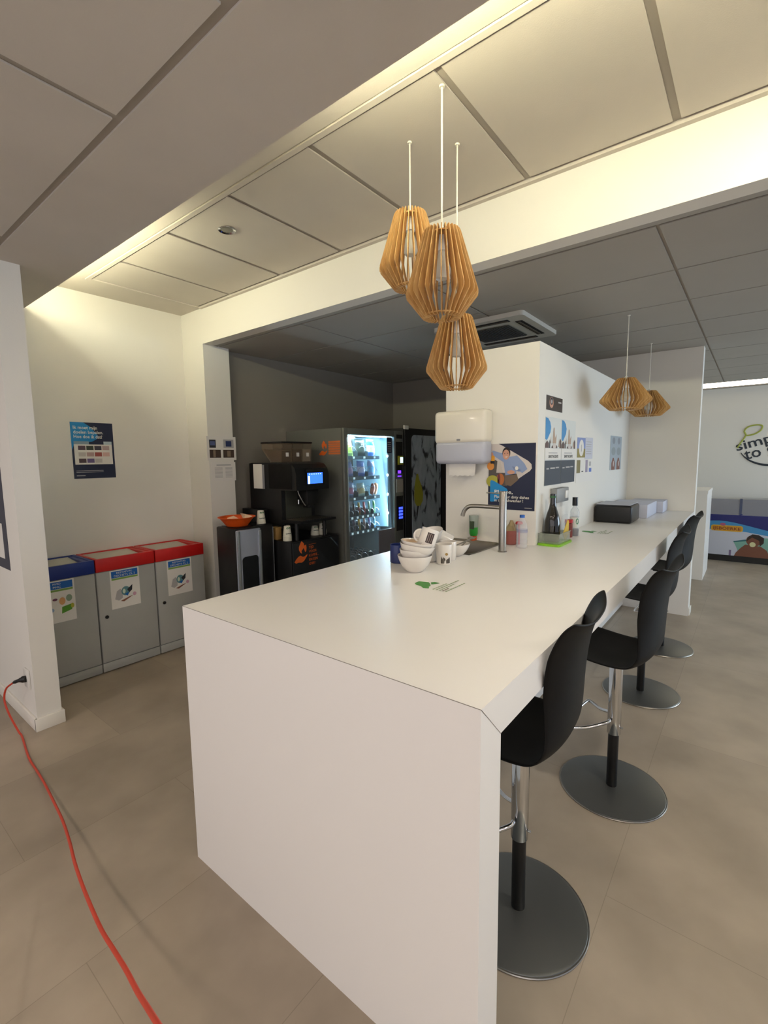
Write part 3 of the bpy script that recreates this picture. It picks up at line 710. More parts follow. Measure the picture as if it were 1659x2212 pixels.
# sticker, payment panel
sm = MB(); sm.box((2.985, VY+.0105, 1.585), (3.07, VY+.0118, 1.745), NAVY)
for i in range(5): sm.box((3.0, VY+.009, 1.60+i*.022), (3.055, VY+.0105, 1.608+i*.022), INKL)
sm.build('door_sticker', dr)
MB().box((3.125, VY-.004, .76), (3.24, VY+.001, 1.13), BLACKG).build('keypad_panel', dr)
MB().box((3.125, VY-.004, 1.37), (3.24, VY+.001, 1.70), BLACKG).build('payment_panel', dr)
MB().box((3.135, VY-.005, 1.735), (3.235, VY+.001, 1.775), BLACKG).build('name_plate', dr)
MB().box((3.15, VY-.012, 1.46), (3.245, VY-.004, 1.555), mat('yellow_reader', '#a8a020', .4), .002).box((3.185, VY-.014, 1.48), (3.232, VY-.012, 1.54), mat('reader_screen', '#b8e0e8', .3, emit=1.2, ecol='#b8e0e8')).build('card_reader', dr)
MB().box((3.125, VY-.006, 1.17), (3.24, VY+.001, 1.31), mat('price_note', '#a39d93', .6)).build('notice_card', dr)
KB = mat('key_blue_glow', '#2030ff', .3, emit=3, ecol='#2a3cff'); PB = mat('purple_glow', '#5a20ff', .3, emit=2.2, ecol='#5b28ff')
mb = MB()
for r_ in range(4):
    for c_ in range(3): mb.box((3.165+c_*.024, VY-.0065, .885+r_*.034), (3.182+c_*.024, VY-.004, .908+r_*.034), KB)
mb.build('keypad', dr)
MB().box((3.15, VY-.006, 1.335), (3.21, VY-.004, 1.345), PB).box((3.15, VY-.006, 1.37), (3.205, VY-.0045, 1.40), PB, .002).build('coin_slot_light', dr)
# side stickers
def flame_hand(mb, o, u, v, nrm, W, mt):
    fl = [(.42, .98), (.34, .88), (.26, .74), (.26, .62), (.33, .50), (.42, .44), (.40, .56), (.47, .62), (.52, .68), (.56, .58), (.60, .48), (.66, .52), (.68, .66), (.66, .80), (.56, .76), (.54, .86)]
    hd = [(.0, .14), (.08, .24), (.22, .34), (.34, .37), (.46, .30), (.56, .30), (.72, .38), (.70, .30), (.52, .12), (.40, .07), (.22, .10), (.08, .08)]
    for P in (fl, hd): mb.prism([(a*W, b*W) for a, b in P], o, u, v, nrm, .0004, mt)
mb = MB(); flame_hand(mb, (VX0-.0004, 2.870, 1.552), NY, Z, NX, .155, ORANGE); mb.build('hand_and_flame_sticker', t)
mb = MB(); OR2 = mat('orange_text', '#c96b35', .5)
for i, sx in enumerate(('TIJD', 'VOOR', 'SNACKS...', 'EN EEN', 'IDEE?')):
    pass
for i in range(6): mb.box((VX0-.0006, 2.742-.0, 1.572+i*.0215), (VX0-.0001, 2.590, 1.589+i*.0215), OR2)
mb.build('orange_sticker', t)
# trays, coils
CO = mat('coil_wire', '#cfdce4', .25, .6)
TR = mat('tray_metal', '#5d7884', .35, .6)
TAG = mat('price_tag', '#cfeef7', .4, emit=.35, ecol='#cfeef7')
rows = [(1.552, 3), (1.354, 3), (1.156, 3), (.972, 6), (.822, 6), (.52, 5)]
def coil(mb, x, z, r, y0, y1, turns):
    pts = []; n = turns*14
    for i in range(n+1):
        a = 2*math.pi*i/14; pts.append((x+r*math.cos(a), y0+(y1-y0)*i/n, z+r+r*math.sin(a)))
    mb.tube(pts, .0022, CO, 5)
for z, n in rows:
    mb = MB().box((2.437, 2.60, z-.012), (2.905, 2.97, z-.004), TR).box((2.437, 2.590, z-.03), (2.905, 2.597, z+.004), TR)
    for i in range(n):
        x = 2.437+.468*(i+.5)/n; mb.box((x-.012, 2.587, z-.022), (x+.012, 2.590, z-.002), TAG)
        if i: mb.box((2.437+.468*i/n-.0015, 2.61, z-.004), (2.437+.468*i/n+.0015, 2.96, z+.05), TR)
    mb.build('shelf_tray', t)
    for i in range(n):
        x = 2.437+.468*(i+.5)/n; r = .468/n*.40 if n > 3 else .05
        mb = MB(); coil(mb, x, z-.003, r, 2.60, 2.95, 5); mb.build('spiral_coil', t)
# snacks
def pillow(mb, W, Hh, D, M, mt, mt2=None, crimp=True, tilt=0):
    nu, nv = 9, 11; vs = []; 
    for side in (1, -1):
        for j in range(nv):
            for i in range(nu):
                u = -1+2*i/(nu-1); v = -1+2*j/(nv-1)
                d = D/2*(max(0, 1-abs(u)**3))**.6*(max(0, 1-abs(v)**4))**.6*side
                wob = .03*math.sin(5*v+u*3)*side*D
                vs.append((u*W/2*(1-.04*(1-v*v)), d+wob, (v+1)*Hh/2))
    fs = []; mi = []
    o = len(mb.v)
    for s_ in (0, 1):
        b = s_*nu*nv
        for j in range(nv-1):
            for i in range(nu-1): fs.append((b+j*nu+i, b+j*nu+i+1, b+(j+1)*nu+i+1, b+(j+1)*nu+i)); mi.append(j)
    mb.add(vs, fs, mt, True, M)
    if mt2:
        k = mb.m(mt2); st = len(mb.mi)-len(fs)
        for q, j in enumerate(mi):
            if 2 <= j <= 5: mb.mi[st+q] = k
def snack(name, x, z, W, Hh, D, c1, c2, label, cat, tilt=0, y=2.635, group=None, txt=None):
    mb = MB(); M = Matrix.Translation((x, y, z)) @ Matrix.Rotation(math.radians(tilt), 4, 'Y') @ Matrix.Rotation(math.radians(-8), 4, 'X')
    m1 = mat('wrap_'+c1, c1, .3); m2 = mat('wrap_'+c2, c2, .35)
    pillow(mb, W, Hh, D, M, m1, m2)
    o = mb.build(name, loc=(x, y, z)); tag(o, label, cat, group)
    if txt:
        tb = MB(); text(tb, txt, (x-W*.38, y-D/2-.022, z+Hh*.55), X, Z, NY, .03, WTXT, width=W*.76, bold=.02); tb.build('lettering', o)
rx = lambda i, n: 2.437+.468*(i+.5)/n
gS = 'snack bags in the vending machine'
snack('snack_bag', rx(0, 3)-.02, 1.556, .12, .17, .045, '#a9d07a', '#7f9e3a', 'green crisp bag on the top shelf of the snack machine', 'snack bag', group=gS)
snack('snack_bag', rx(1, 3), 1.556, .135, .165, .05, '#15201c', '#23352c', 'black crisp bag with white letters on the top shelf of the snack machine', 'snack bag', group=gS, txt='MAX')
snack('snack_bag', rx(2, 3), 1.556, .125, .17, .05, '#2f7fd6', '#d9dfa0', 'blue and yellow crisp bag on the top shelf of the snack machine', 'snack bag', 3, group=gS)
snack('snack_bag', rx(0, 3)-.015, 1.358, .11, .14, .05, '#7b8fd0', '#a98fc0', 'lilac bag at the left of the second shelf of the snack machine', 'snack bag', -3, group=gS)
snack('snack_bag', rx(1, 3), 1.358, .11, .15, .05, '#5f86dc', '#b8c4ea', 'blue bag in the middle of the second shelf of the snack machine', 'snack bag', 4, group=gS)
snack('snack_bag', rx(2, 3), 1.358, .10, .155, .05, '#8ea6d8', '#5fb0e0', 'pale blue bag at the right of the second shelf of the snack machine', 'snack bag', 6, group=gS)
snack('snack_bag', rx(0, 3)-.02, 1.160, .11, .15, .05, '#8fb0e8', '#c07fae', 'white, blue and pink bag at the left of the third shelf', 'snack bag', 10, group=gS)
snack('snack_bag', rx(1, 3), 1.160, .11, .13, .05, '#bfe0dc', '#c9c48e', 'pale green bag in the middle of the third shelf', 'snack bag', 0, group=gS)
snack('sandwich_pack', rx(2, 3), 1.165, .05, .12, .045, '#9c5040', '#b56b50', 'red brown sandwich pack leaning on the third shelf', 'snack', 24, group=gS)
snack('sandwich_pack', rx(2, 3)+.045, 1.165, .05, .125, .045, '#d9a880', '#c08868', 'tan sandwich pack leaning at the right end of the third shelf', 'snack', 26, group=gS)
bars4 = [('#39502a', '#23301c', 'dark green'), ('#2c2320', '#402f28', 'black'), ('#c8b24a', '#a04038', 'yellow and red'), ('#c05a6a', '#9c4038', 'pink'), ('#a8e0c8', '#8fd0b4', 'mint'), ('#36a050', '#70c890', 'green')]
for i, (a, b, nm) in enumerate(bars4): snack('snack_bar', rx(i, 6), .976, .034, .125, .02, a, b, nm+' wrapped bar on the fourth shelf of the snack machine', 'snack bar', 5, group='bars on the fourth shelf')
bars5 = [('#d8d4e0', '#8a86b0', 'silver'), ('#5a4a72', '#3a3050', 'purple'), ('#d8c050', '#b8a030', 'yellow'), ('#d8c0b8', '#a89088', 'pale pink'), ('#8090e0', '#b0b8f0', 'lavender'), ('#60b0e0', '#90d8f0', 'light blue')]
for i, (a, b, nm) in enumerate(bars5): snack('snack_bar', rx(i, 6), .826, .038, .115, .02, a, b, nm+' wrapped bar on the fifth shelf of the snack machine', 'snack bar', 4, group='bars on the fifth shelf')

# drinks vending machine
t = thing('drinks_vending_machine', (3.7, 2.94, 0), 'black drinks vending machine with lemon splash picture, right of the snack machine', 'vending machine')
MB().box((3.272, 2.556, .03), (4.13, 3.33, 1.85), BLACK, .004).box((3.30, 2.6, 0), (4.10, 3.3, .03), BLACK).build('cabinet', t)
dr = MB().box((3.272, 2.530, .05), (4.13, 2.554, 1.85), BLACK, .006).build('door', t)
MB().prism(rrect(.60, 1.28, .05), (3.392, 2.5295, .50), X, Z, NY, .004, MATS['splash']).build('splash_picture', dr)
LEM = mat('lemon_print', '#a09c20', .4)
MB().prism([(0, .12), (.01, .05), (.05, 0), (.12, .0), (.17, .05), (.18, .13), (.15, .22), (.10, .30), (.08, .36), (.05, .36), (.03, .30), (.01, .22)], (3.43, 2.5253, .995), X, Z, NY, .0006, LEM).build('lemon_picture', dr)
MB().box((4.02, 2.524, .60), (4.11, 2.529, 1.60), BLACKG).build('button_panel', dr)
MB().box((3.24, 2.515, 1.835), (3.32, 2.53, 1.875), WHITEM, .002).build('hinge_cover', t)

# ------------------------------------------------------------------ coffee corner
t = thing('coffee_cabinet', (2.0, 2.95, 0), 'black cabinet with orange hand and flame logo under the coffee machine', 'cabinet')
MB().box((1.72, 2.605, .03), (2.285, 3.30, .836), BLACK, .004).box((1.74, 2.64, 0), (2.27, 3.28, .03), BLACK).build('body', t)
dd = MB().box((1.725, 2.588, .045), (2.28, 2.603, .825), BLACK, .003).build('door', t)
mb = MB(); flame_hand(mb, (1.738, 2.5878, .635), X, Z, NY, .205, ORANGE); mb.build('hand_and_flame_logo', dd)
mb = MB()
for i, sx in enumerate(('TIJD', 'VOOR', 'KOFFIE...', 'EN EEN', 'IDEE?')):
    text(mb, sx, (1.905, 2.5875, .757-i*.036), X, Z, NY, .022, ORANGE, h=.0004)
mb.box((1.905, 2.5872, .792), (1.99, 2.5878, .794), ORANGE)
mb.build('lettering', dd)

t = thing('coffee_machine', (1.98, 2.9, .836), 'large black bean coffee machine with lit blue screen', 'coffee machine')
cz = .838
mb = MB()
prof = [(2.80, cz+.12), (3.24, cz+.12), (3.24, 1.498), (3.20, 1.503), (2.72, 1.503), (2.66, 1.490), (2.62, 1.455), (2.603, 1.40), (2.603, 1.265), (2.80, 1.262)]
mb.prism(prof, (1.80, 0, 0), Y, Z, X, .385, BLACK)
mb.build('body', t)
MB().box((1.797, 2.66, 1.275), (1.80, 2.96, 1.49), SHELL, .001).build('side_panel', t)
MB().box((1.84, 2.792, .98), (2.14, 2.799, 1.262), mat('splash_plate', '#59594f', .35, .7)).build('splash_plate', t)
mb = MB()
mb.prism([(2.56, .985), (2.80, .985), (2.80, 1.005), (2.56, 1.005)], (1.80, 0, 0), Y, Z, X, .42, BLACK)
mb.build('drip_tray', t)
mb = MB()
for i in range(14): mb.box((1.83+i*.026, 2.575, 1.0055), (1.838+i*.026, 2.785, 1.009), STEEL)
mb.build('drip_grate', t)
mb = MB().box((1.97, 2.66, 1.13), (2.11, 2.79, 1.262), BLACK, .006).box((2.0, 2.67, 1.10), (2.06, 2.75, 1.135), BLACK, .004)
mb.build('dispensing_head', t)
mb = MB().tube(catmull([(1.925, 2.73, 1.262), (1.93, 2.72, 1.22), (1.95, 2.70, 1.16), (1.975, 2.69, 1.12)], 5), .005, STEEL, 8).cyl((1.905, 2.70, 1.18), (1.905, 2.70, 1.14), .008, CHROME, 12)
mb.build('steam_wand', t)
for (a, b) in ((1.82, 2.64), (2.15, 2.64), (1.82, 3.2), (2.15, 3.2)):
    MB().cyl((a, b, .8375), (a, b, cz+.15 if b < 3 else cz+.122), .018, BLACK, 12).build('foot', t)
SCR = mat('machine_screen', '#2a55e0', .2, emit=1.5, ecol='#2f62f0')
sb = MB().box((1.905, 2.600, 1.30), (2.125, 2.6025, 1.445), BLACKG).box((1.925, 2.5985, 1.318), (2.105, 2.600, 1.412), SCR)
sb.box((1.930, 2.598, 1.318), (1.952, 2.5986, 1.385), mat('screen_bar', '#b8d8ff', .3, emit=1.6, ecol='#b8d8ff'))
for i in range(6): sb.box((1.945+i*.026, 2.598, 1.398), (1.955+i*.026, 2.5986, 1.404), mat('screen_bar', '#b8d8ff'))
sb.build('touch_screen', t)
# hopper
SMK = mat('smoky_hopper', '#8a7862', .12, alpha=.38); BEAN = mat('coffee_beans', '#3a2114', .6, var=.5, vscale=120, bump=.6, bscale=200)
def hop(x0, x1, beans, bm_):
    mb = MB(); z0, z1 = 1.505, 1.672
    v = [(x0, 2.83, z0), (x1, 2.83, z0), (x1, 2.98, z0), (x0, 2.98, z0), (x0, 2.82, z1), (x1, 2.82, z1), (x1, 3.10, z1), (x0, 3.10, z1), (x0, 3.10, z1-.05), (x1, 3.10, z1-.05)]
    f = [(0, 1, 5, 4), (0, 4, 7, 8, 3), (1, 2, 9, 6, 5), (3, 2, 1, 0), (2, 3, 8, 9), (9, 8, 7, 6)]
    c = mb.add(v, f, SMK).build('bean_hopper', t)
    e = .006; zt = z0+(z1-z0)*beans
    v = [(x0+e, 2.835, z0+e), (x1-e, 2.835, z0+e), (x1-e, 2.97, z0+e), (x0+e, 2.97, z0+e), (x0+e, 2.83, zt-.02), (x1-e, 2.83, zt-.02), (x1-e, 3.08, zt), (x0+e, 3.08, zt)]
    f = [(0, 1, 5, 4), (0, 4, 7, 3), (1, 2, 6, 5), (3, 2, 1, 0), (2, 3, 7, 6), (4, 5, 6, 7)]
    MB().add(v, f, bm_).build('beans', c)
    MB().box(((x0+x1)/2-.016, 2.8195, 1.555), ((x0+x1)/2+.016, 2.8205, 1.59), PAPER).build('hopper_label', c)
hop(1.84, 1.955, .72, BEAN); hop(1.965, 2.075, .80, BEAN); hop(2.085, 2.19, .80, mat('milk_powder', '#a79a86', .7))
MB().box((1.832, 2.812, 1.672), (2.195, 3.108, 1.688), BLACK, .006).build('hopper_lid', t)
mb = MB().box((1.7955, 3.02, 1.27), (1.7968, 3.135, 1.485), PAPERG); mb.box((1.794, 3.05, 1.272), (1.7952, 3.175, 1.492), PAPER)
mb.build('taped_notice', t)
t2 = thing('milk_cooler', (1.76, 3.1, .84), 'small black box standing left of the coffee machine', 'box')
MB().box((1.73, 2.98, .838), (1.79, 3.28, 1.09), BLACK, .006).build('body', t2)
MB().box((1.735, 2.975, .85), (1.785, 2.979, 1.08), BLACKG).build('front', t2)
o = MB().box((1.70+.03, 2.80, .837), (1.785, 2.88, .945), mat('cardboard', '#a07d45', .7), .002).build('cardboard_box', loc=(1.757, 2.84, .837)); tag(o, 'small open cardboard box between the water cooler and coffee machine', 'box')

# paper cups
CUPM = mat('paper_cup_white', '#dcd9c8', .5); CUPG = mat('cup_green_print', '#4f7a50', .5); CUPD = mat('cup_grey_print', '#4a544c', .5)
def cup_stack(x, y, z, n, label, r=.037, cup_h=.085, k=.0085):
    """upside-down nested paper cups"""
    t = thing('cup_stack', (x, y, z), label, 'cup stack', 'stacks of paper cups by the coffee machine')
    for i in range(n):
        b = i*k; MB().lathe([(r*.995, b), (r*1.04, b+.001), (r*1.04, b+.004), (r, b+.005), (r*.97, b+k)], CUPM, (x, y, z), n=24).build('paper_cup', t)
    b = n*k; c = MB().lathe([(r, b), (r*.72, b+cup_h), (r*.68, b+cup_h+.001), (r*.66, b+cup_h-.004), (0, b+cup_h-.004)], CUPM, (x, y, z), n=24).build('paper_cup', t)
    mb = MB()
    for (a0, zz, rr, hh, mt) in ((-2.2, b+cup_h*.80, .011, .022, CUPG), (-1.5, b+cup_h*.82, .010, .02, CUPG), (-1.9, b+cup_h*.26, .010, .012, CUPD), (-1.4, b+cup_h*.26, .009, .012, CUPD), (-2.4, b+cup_h*.24, .009, .010, CUPD)):
        R0 = lambda q: r*(1-.28*(q-b)/cup_h)+.0006
        vs = []; 
        for i in range(12):
            an = 2*math.pi*i/12; q = zz+hh/2*math.sin(an)*.8; aa = a0+rr/r*math.cos(an)*1.1
            vs.append((x+R0(q)*math.cos(aa), y+R0(q)*math.sin(aa), z+q))
        mb.add(vs, [list(range(12))], mt)
    zz = b+cup_h*.52; vs = []
    mb.build('leaf_print', c)
cup_stack(1.765, 2.70, .8365, 5, 'upside-down stack of printed paper cups left of the coffee machine on the black cabinet')
cup_stack(2.185, 2.70, .8365, 5, 'stack of paper cups under the right side of the coffee machine, in front', cup_h=.06)
cup_stack(2.115, 2.73, .8365, 4, 'stack of paper cups under the right side of the coffee machine, behind', cup_h=.05)

# water cooler
t = thing('water_cooler', (1.5, 2.95, 0), 'tall black and silver water cooler next to the wall stub', 'water cooler')
x0, x1, y0, y1 = 1.315, 1.70, 2.80, 3.06
MB().box((x0, y0, .02), (x1, y1, .985), BLACK, .012).build('body', t)
SIL = mat('silver_panel', '#aab1c0', .35, .3); SILT = mat('silver_trim', '#b9bcc0', .25, .8)
fp = MB().box((x0+.002, y0-.022, .22), (x0+.235, y0-.002, .97), SIL, .008).build('front_panel', t)
MB().box((x0+.003, y0-.030, .22), (x0+.03, y0-.020, .965), SILT, .004).box((x0+.208, y0-.030, .22), (x0+.235, y0-.020, .955), SILT, .004).build('edge_trim', fp)
MB().prism(rrect(.155, .42, .03), (x0+.045, y0-.022, .33), X, Z, NY, .003, BLACKG).build('dispensing_niche', fp)
MB().box((x1-.012, y0-.004, .22), (x1-.006, y0, .96), SILT, .001).build('side_trim', t)
MB().box((x0+.04, y0+.02, .985), (x1-.04, y1-.02, .990), BLACKG, .002).build('top_tray', t)
cup_stack(1.62, 2.86, .9905, 3, 'upside-down stack of printed paper cups on top of the water cooler')

# orange basket
t = thing('bread_basket', (1.43, 2.93, .9905), 'orange woven plastic basket with napkins on the water cooler', 'basket')
BO = mat('orange_plastic', '#e2560f', .45, bump=.8, bscale=120)
mb = MB(); rim = []
for a, zz, rr in ((0, 0, .085), (0, .004, .088), (0, .045, .12), (0, .072, .142), (0, .075, .150), (0, .072, .152)):
    rim.append((rr, zz))
mb.lathe(rim+[(.145, .068), (.138, .070), (.116, .045), (.082, .006), (0, .006)], BO, (0, 0, 0), n=48)
o = mb.build('basket_body', t, loc=None)
o.data.transform(Matrix.Translation((1.43, 2.93, .9905)))
mb = MB().add([(1.34, 2.88, 1.03), (1.42, 2.86, 1.045), (1.40, 2.93, 1.075), (1.35, 2.95, 1.06), (1.37, 2.9, 1.01)], [(0, 1, 2, 3), (0, 4, 1), (1, 4, 2), (3, 2, 4), (0, 3, 4)], mat('napkin_peach', '#e8c4ac', .8))
o = mb.build('paper_napkin', loc=(1.37, 2.9, 1.01)); tag(o, 'crumpled pale napkin at the left in the orange basket', 'napkin', 'napkins in the orange basket')
mb = MB().add([(1.45, 2.86, 1.04), (1.55, 2.88, 1.06), (1.53, 2.95, 1.075), (1.47, 2.94, 1.09), (1.49, 2.9, 1.01)], [(0, 1, 2, 3), (0, 4, 1), (1, 4, 2), (3, 2, 4), (0, 3, 4)], mat('napkin_peach', '#e8c4ac', .8))
o = mb.build('paper_napkin', loc=(1.49, 2.9, 1.01)); tag(o, 'crumpled pale napkin at the right in the orange basket', 'napkin', 'napkins in the orange basket')

# ------------------------------------------------------------------ things on the counter
CZ = H+.0006
def bowl(x, y, z, r, h, label, tx=0, ty=0, inner=None, name='bowl', group=None):
    M = Matrix.Translation((x, y, z)) @ Matrix.Rotation(math.radians(tx), 4, 'X') @ Matrix.Rotation(math.radians(ty), 4, 'Y')
    out = [(0, .001), (r*.42, 0), (r*.45, .002), (r*.62, h*.16), (r*.8, h*.42), (r*.93, h*.72), (r, h*.97), (r*1.0, h), (r*.985, h)]
    inn = [(r*.985, h), (r*.96, h*.93), (r*.88, h*.66), (r*.74, h*.38), (r*.5, h*.14), (0, h*.08)]
    mb = MB().lathe(out, CER, M=M, n=40, cap=False).lathe(inn, inner or CER, M=M, n=40, cap=False)
    o = mb.build(name, loc=(x, y, z)); return tag(o, label, 'bowl', group)
def mug(x, y, z, r, h, label, mt=CER, M=None, handle=None, hmt=None, art=None, rb=None, cat='mug'):
    t = thing('mug', (x, y, z), label, cat)
    B = Matrix.Translation((x, y, z)) @ (M if M else Matrix.Identity(4)); rb = rb or r
    MB().lathe([(0, .001), (rb*.92, 0), (rb, .004), (r, h-.002), (r*.985, h), (r*.93, h-.002), (rb*.9, .008), (0, .006)], mt, M=B, n=32, cap=False).build('cup', t)
    if handle is not None:
        a = math.radians(handle); d = Vector((math.cos(a), math.sin(a), 0)); pts = []
        for i in range(11):
            th = math.pi*(-.5+i/10); pts.append(d*(r*.97+.026*math.cos(th))+Vector((0, 0, h*.5+h*.32*math.sin(th))))
        MB().tube([B @ p for p in pts], .005, hmt or mt, 8).build('handle', t)
    if art: art(t, B)
    return t
PEACH = mat('peach_stain_ceramic', '#e3c6a6', .3)
gB = 'stack of white bowls beside the sink'
bx, by = .925, .80
bowl(bx, by, CZ, .081, .078, 'bottom white bowl of the stack, standing on the counter', group=gB)
bowl(bx+.002, by, CZ+.034, .075, .070, 'second white bowl from the bottom of the stack', 1, 2, group=gB)
bowl(bx+.003, by-.002, CZ+.060, .082, .066, 'third white bowl from the bottom, tilted to the left', 6, 6, group=gB)
bowl(bx+.002, by-.002, CZ+.082, .074, .056, 'fourth white bowl with beige inside, tilted under the mug', 7, 8, PEACH, group=gB)
bowl(bx+.015, by+.018, CZ+.106, .062, .036, 'top shallow white bowl of the stack, behind the leaning mug', 3, 3, group=gB)
# mug with dark print leaning on the stack
def art_photo(t, B):
    dk = mat('mug_photo_dark', '#3a2a26', .4); lt = mat('mug_photo_light', '#9a8a80', .4); mb = MB()
    r = .0412
    for a0, a1, z0, z1, m_ in ((-2.75, -1.95, .022, .070, dk), (-2.62, -2.55, .026, .066, lt), (-2.4, -2.34, .026, .066, lt), (-2.18, -2.12, .028, .064, lt)):
        n = 8; vs = [B @ Vector((r*math.cos(a0+(a1-a0)*i/n), r*math.sin(a0+(a1-a0)*i/n), z)) for z in (z0, z1) for i in range(n+1)]
        mb.add(vs, [(i, i+1, n+2+i, n+1+i) for i in range(n)], m_); r += .0003
    mb.build('photo_print', t)
mug(.958, .765, CZ+.112, .041, .088, 'white mug with dark striped photo, lying tilted on top of the bowls', M=Matrix.Rotation(math.radians(18), 4, 'Y') @ Matrix.Rotation(math.radians(10), 4, 'X'), handle=125, art=art_photo)
mug(1.035, .978, CZ, .041, .092, 'dark blue mug behind the bowl stack', mat('blue_glaze', '#1d2c63', .3))
def art_land(t, B):
    g1_ = mat('mug_art_grey', '#6b655c', .4); g2_ = mat('mug_art_ochre', '#a5854a', .4); g3_ = mat('mug_art_brown', '#3f372f', .4); mb = MB(); r = .0405
    def patch(pts, m_, k):
        vs = []
        for a, z in pts:
            rr = (.036+(.042-.036)*z/.10)+.0006+k*.0002; vs.append(B @ Vector((rr*math.cos(a), rr*math.sin(a), z)))
        mb.add(vs, [list(range(len(vs)))], m_)
    for i in range(6):
        a = -3.0+i*.22; patch([(a, .008), (a+.22, .008), (a+.22, .030+.008*math.sin(i*2.1)), (a+.11, .036+.008*math.cos(i)), (a, .030+.008*math.sin(i*2.1-2.1))], g1_ if i % 2 else g3_, 0)
    patch([(-2.55, .008), (-2.3, .008), (-2.35, .025), (-2.5, .022)], mat('mug_art_white', '#e8e4dc', .4), 1)
    patch([(-2.45, .052), (-2.3, .047), (-2.1, .049), (-2.05, .055), (-2.2, .061), (-2.4, .060)], g2_, 0)
    mb.build('landscape_print', t)
mug(1.138, .772, CZ, .042, .10, 'white mug with grey landscape print, in front of the other mugs', rb=.036, art=art_land)
mug(1.150, .862, CZ, .038, .092, 'plain grey-white mug just behind and left of the landscape mug', rb=.033, M=Matrix.Rotation(math.radians(-4), 4, 'X'))
mug(1.228, .800, CZ, .043, .098, 'plain white mug directly behind the landscape mug', rb=.040)
bowl(1.345, .830, CZ, .083, .066, 'white bowl holding spoons, nearest the sink')
bowl(1.262, .928, CZ+.070, .080, .066, 'large white bowl leaning on the mugs, left of the tilted cup', -6, -14)
mug(1.365, .865, CZ+.062, .043, .085, 'white cup lying on its side in the spoon bowl', M=Matrix.Rotation(math.radians(-62), 4, Vector((.7, .45, 0))))
def cutlery(x, y, z, a, label, mt, knife=False):
    d = Vector((math.cos(a), math.sin(a), .18)).normalized(); p = Vector((x, y, z))
    mb = MB().tube([p, p+d*.06, p+d*.13], [.0035, .003, .005], mt, 8)
    q = p+d*.155; M = Matrix.Translation(q) @ d.to_track_quat('X', 'Z').to_matrix().to_4x4() @ Matrix.Diagonal((1.6, 1, .25, 1))
    mb.lathe([(0, -.014), (.010, -.01), (.015, 0), (.010, .01), (0, .014)], mt, M=M, n=16)
    o = mb.build('spoon', loc=(x, y, z)); tag(o, label, 'spoon', 'spoons in the white bowl')
cutlery(1.33, .83, CZ+.05, -.25, 'metal spoon sticking out over the sink', STEEL)
cutlery(1.34, .79, CZ+.05, .15, 'second metal spoon in the bowl, closer to the front', STEEL)

# soap bottle, sponge cup, water bottle
t = thing('soap_bottle', (1.826, .965, CZ), 'clear bottle of green washing-up liquid against the partition', 'bottle')
mb = MB().lathe([(0, 0), (.020, 0), (.020, .028), (.022, .03)], mat('soap_cap_orange', '#c8582a', .4), (1.826, .965, CZ)); mb.build('cap', t)
MB().lathe([(.022, .03), (.027, .045), (.0275, .085)], mat('green_liquid', '#35a23c', .3), (1.826, .965, CZ)).build('liquid', t)
MB().lathe([(.0275, .085), (.029, .12), (.030, .155), (.028, .16), (0, .16)], mat('soap_bottle_grey', '#9aa59a', .25), (1.826, .965, CZ)).build('bottle_body', t)
MB().prism([(0, 0), (.03, .0), (.032, .05), (.0, .05)], (1.797, .978, CZ+.075), NY, Z, X, .0006, mat('soap_label', '#3a4a2c', .4)).build('bottle_label', t)
t = thing('sponge_cup', (1.825, .715, CZ), 'mauve cup with a beige cloth, right of the tap', 'cup')
MB().lathe([(.026, 0), (.030, .002), (.034, .085), (.032, .085), (.026, .006), (0, .006)], mat('mauve_cup', '#9a5850', .5), (1.825, .715, CZ), cap=False).build('cup', t)
mb = MB(); vs = []; 
for j in range(7):
    for i in range(14):
        a = 2*math.pi*i/14; z = j/6; rr = (.031*(1-z*.75))*(1+.18*math.sin(3*a+j)); vs.append((1.825+rr*math.cos(a)+.004*z, .715+rr*math.sin(a), CZ+.08+z*.065))
fs = [(j*14+i, j*14+(i+1) % 14, (j+1)*14+(i+1) % 14, (j+1)*14+i) for j in range(6) for i in range(14)]+[[6*14+i for i in range(14)]]
o = MB().add(vs, fs, mat('beige_cloth', '#a8966f', .9), True).build('cleaning_cloth', loc=(1.825, .715, CZ+.08)); tag(o, 'crumpled beige cleaning cloth stuffed in the mauve cup', 'cloth')
t = thing('dish_brush', (1.842, .672, CZ), 'red dish brush standing behind the mauve cup', 'brush')
MB().cyl((1.842, .672, CZ), (1.842, .672, CZ+.12), .006, mat('brush_red', '#c23338', .5)).build('brush_handle', t)
MB().lathe([(0, -.008), (.018, -.006), (.022, 0), (.018, .01), (0, .014)], mat('brush_red', '#c23338', .5), (1.842, .672, CZ+.128)).build('brush_head', t)
t = thing('water_bottle', (1.752, .618, CZ), 'empty clear plastic water bottle with blue cap', 'bottle')
PET = mat('clear_pet', '#dfe4ea', .08, alpha=.28)
prof = [(.026, 0), (.031, .004), (.031, .02), (.029, .024), (.031, .03), (.031, .048), (.029, .052), (.031, .058), (.031, .12), (.028, .14), (.02, .158), (.0125, .168), (.0125, .178)]
MB().lathe(prof, PET, (1.752, .618, CZ)).build('bottle_body', t)
MB().lathe([(.0145, 0), (.0145, .014), (.013, .015)], mat('cap_blue', '#2c62b8', .4), (1.752, .618, CZ+.176)).build('cap', t)
MB().lathe([(.0315, .09), (.0318, .10), (.0315, .11)], mat('label_strip_blue', '#6a80b8', .4, alpha=.3), (1.752, .618, CZ), cap=False).build('label_band', t)

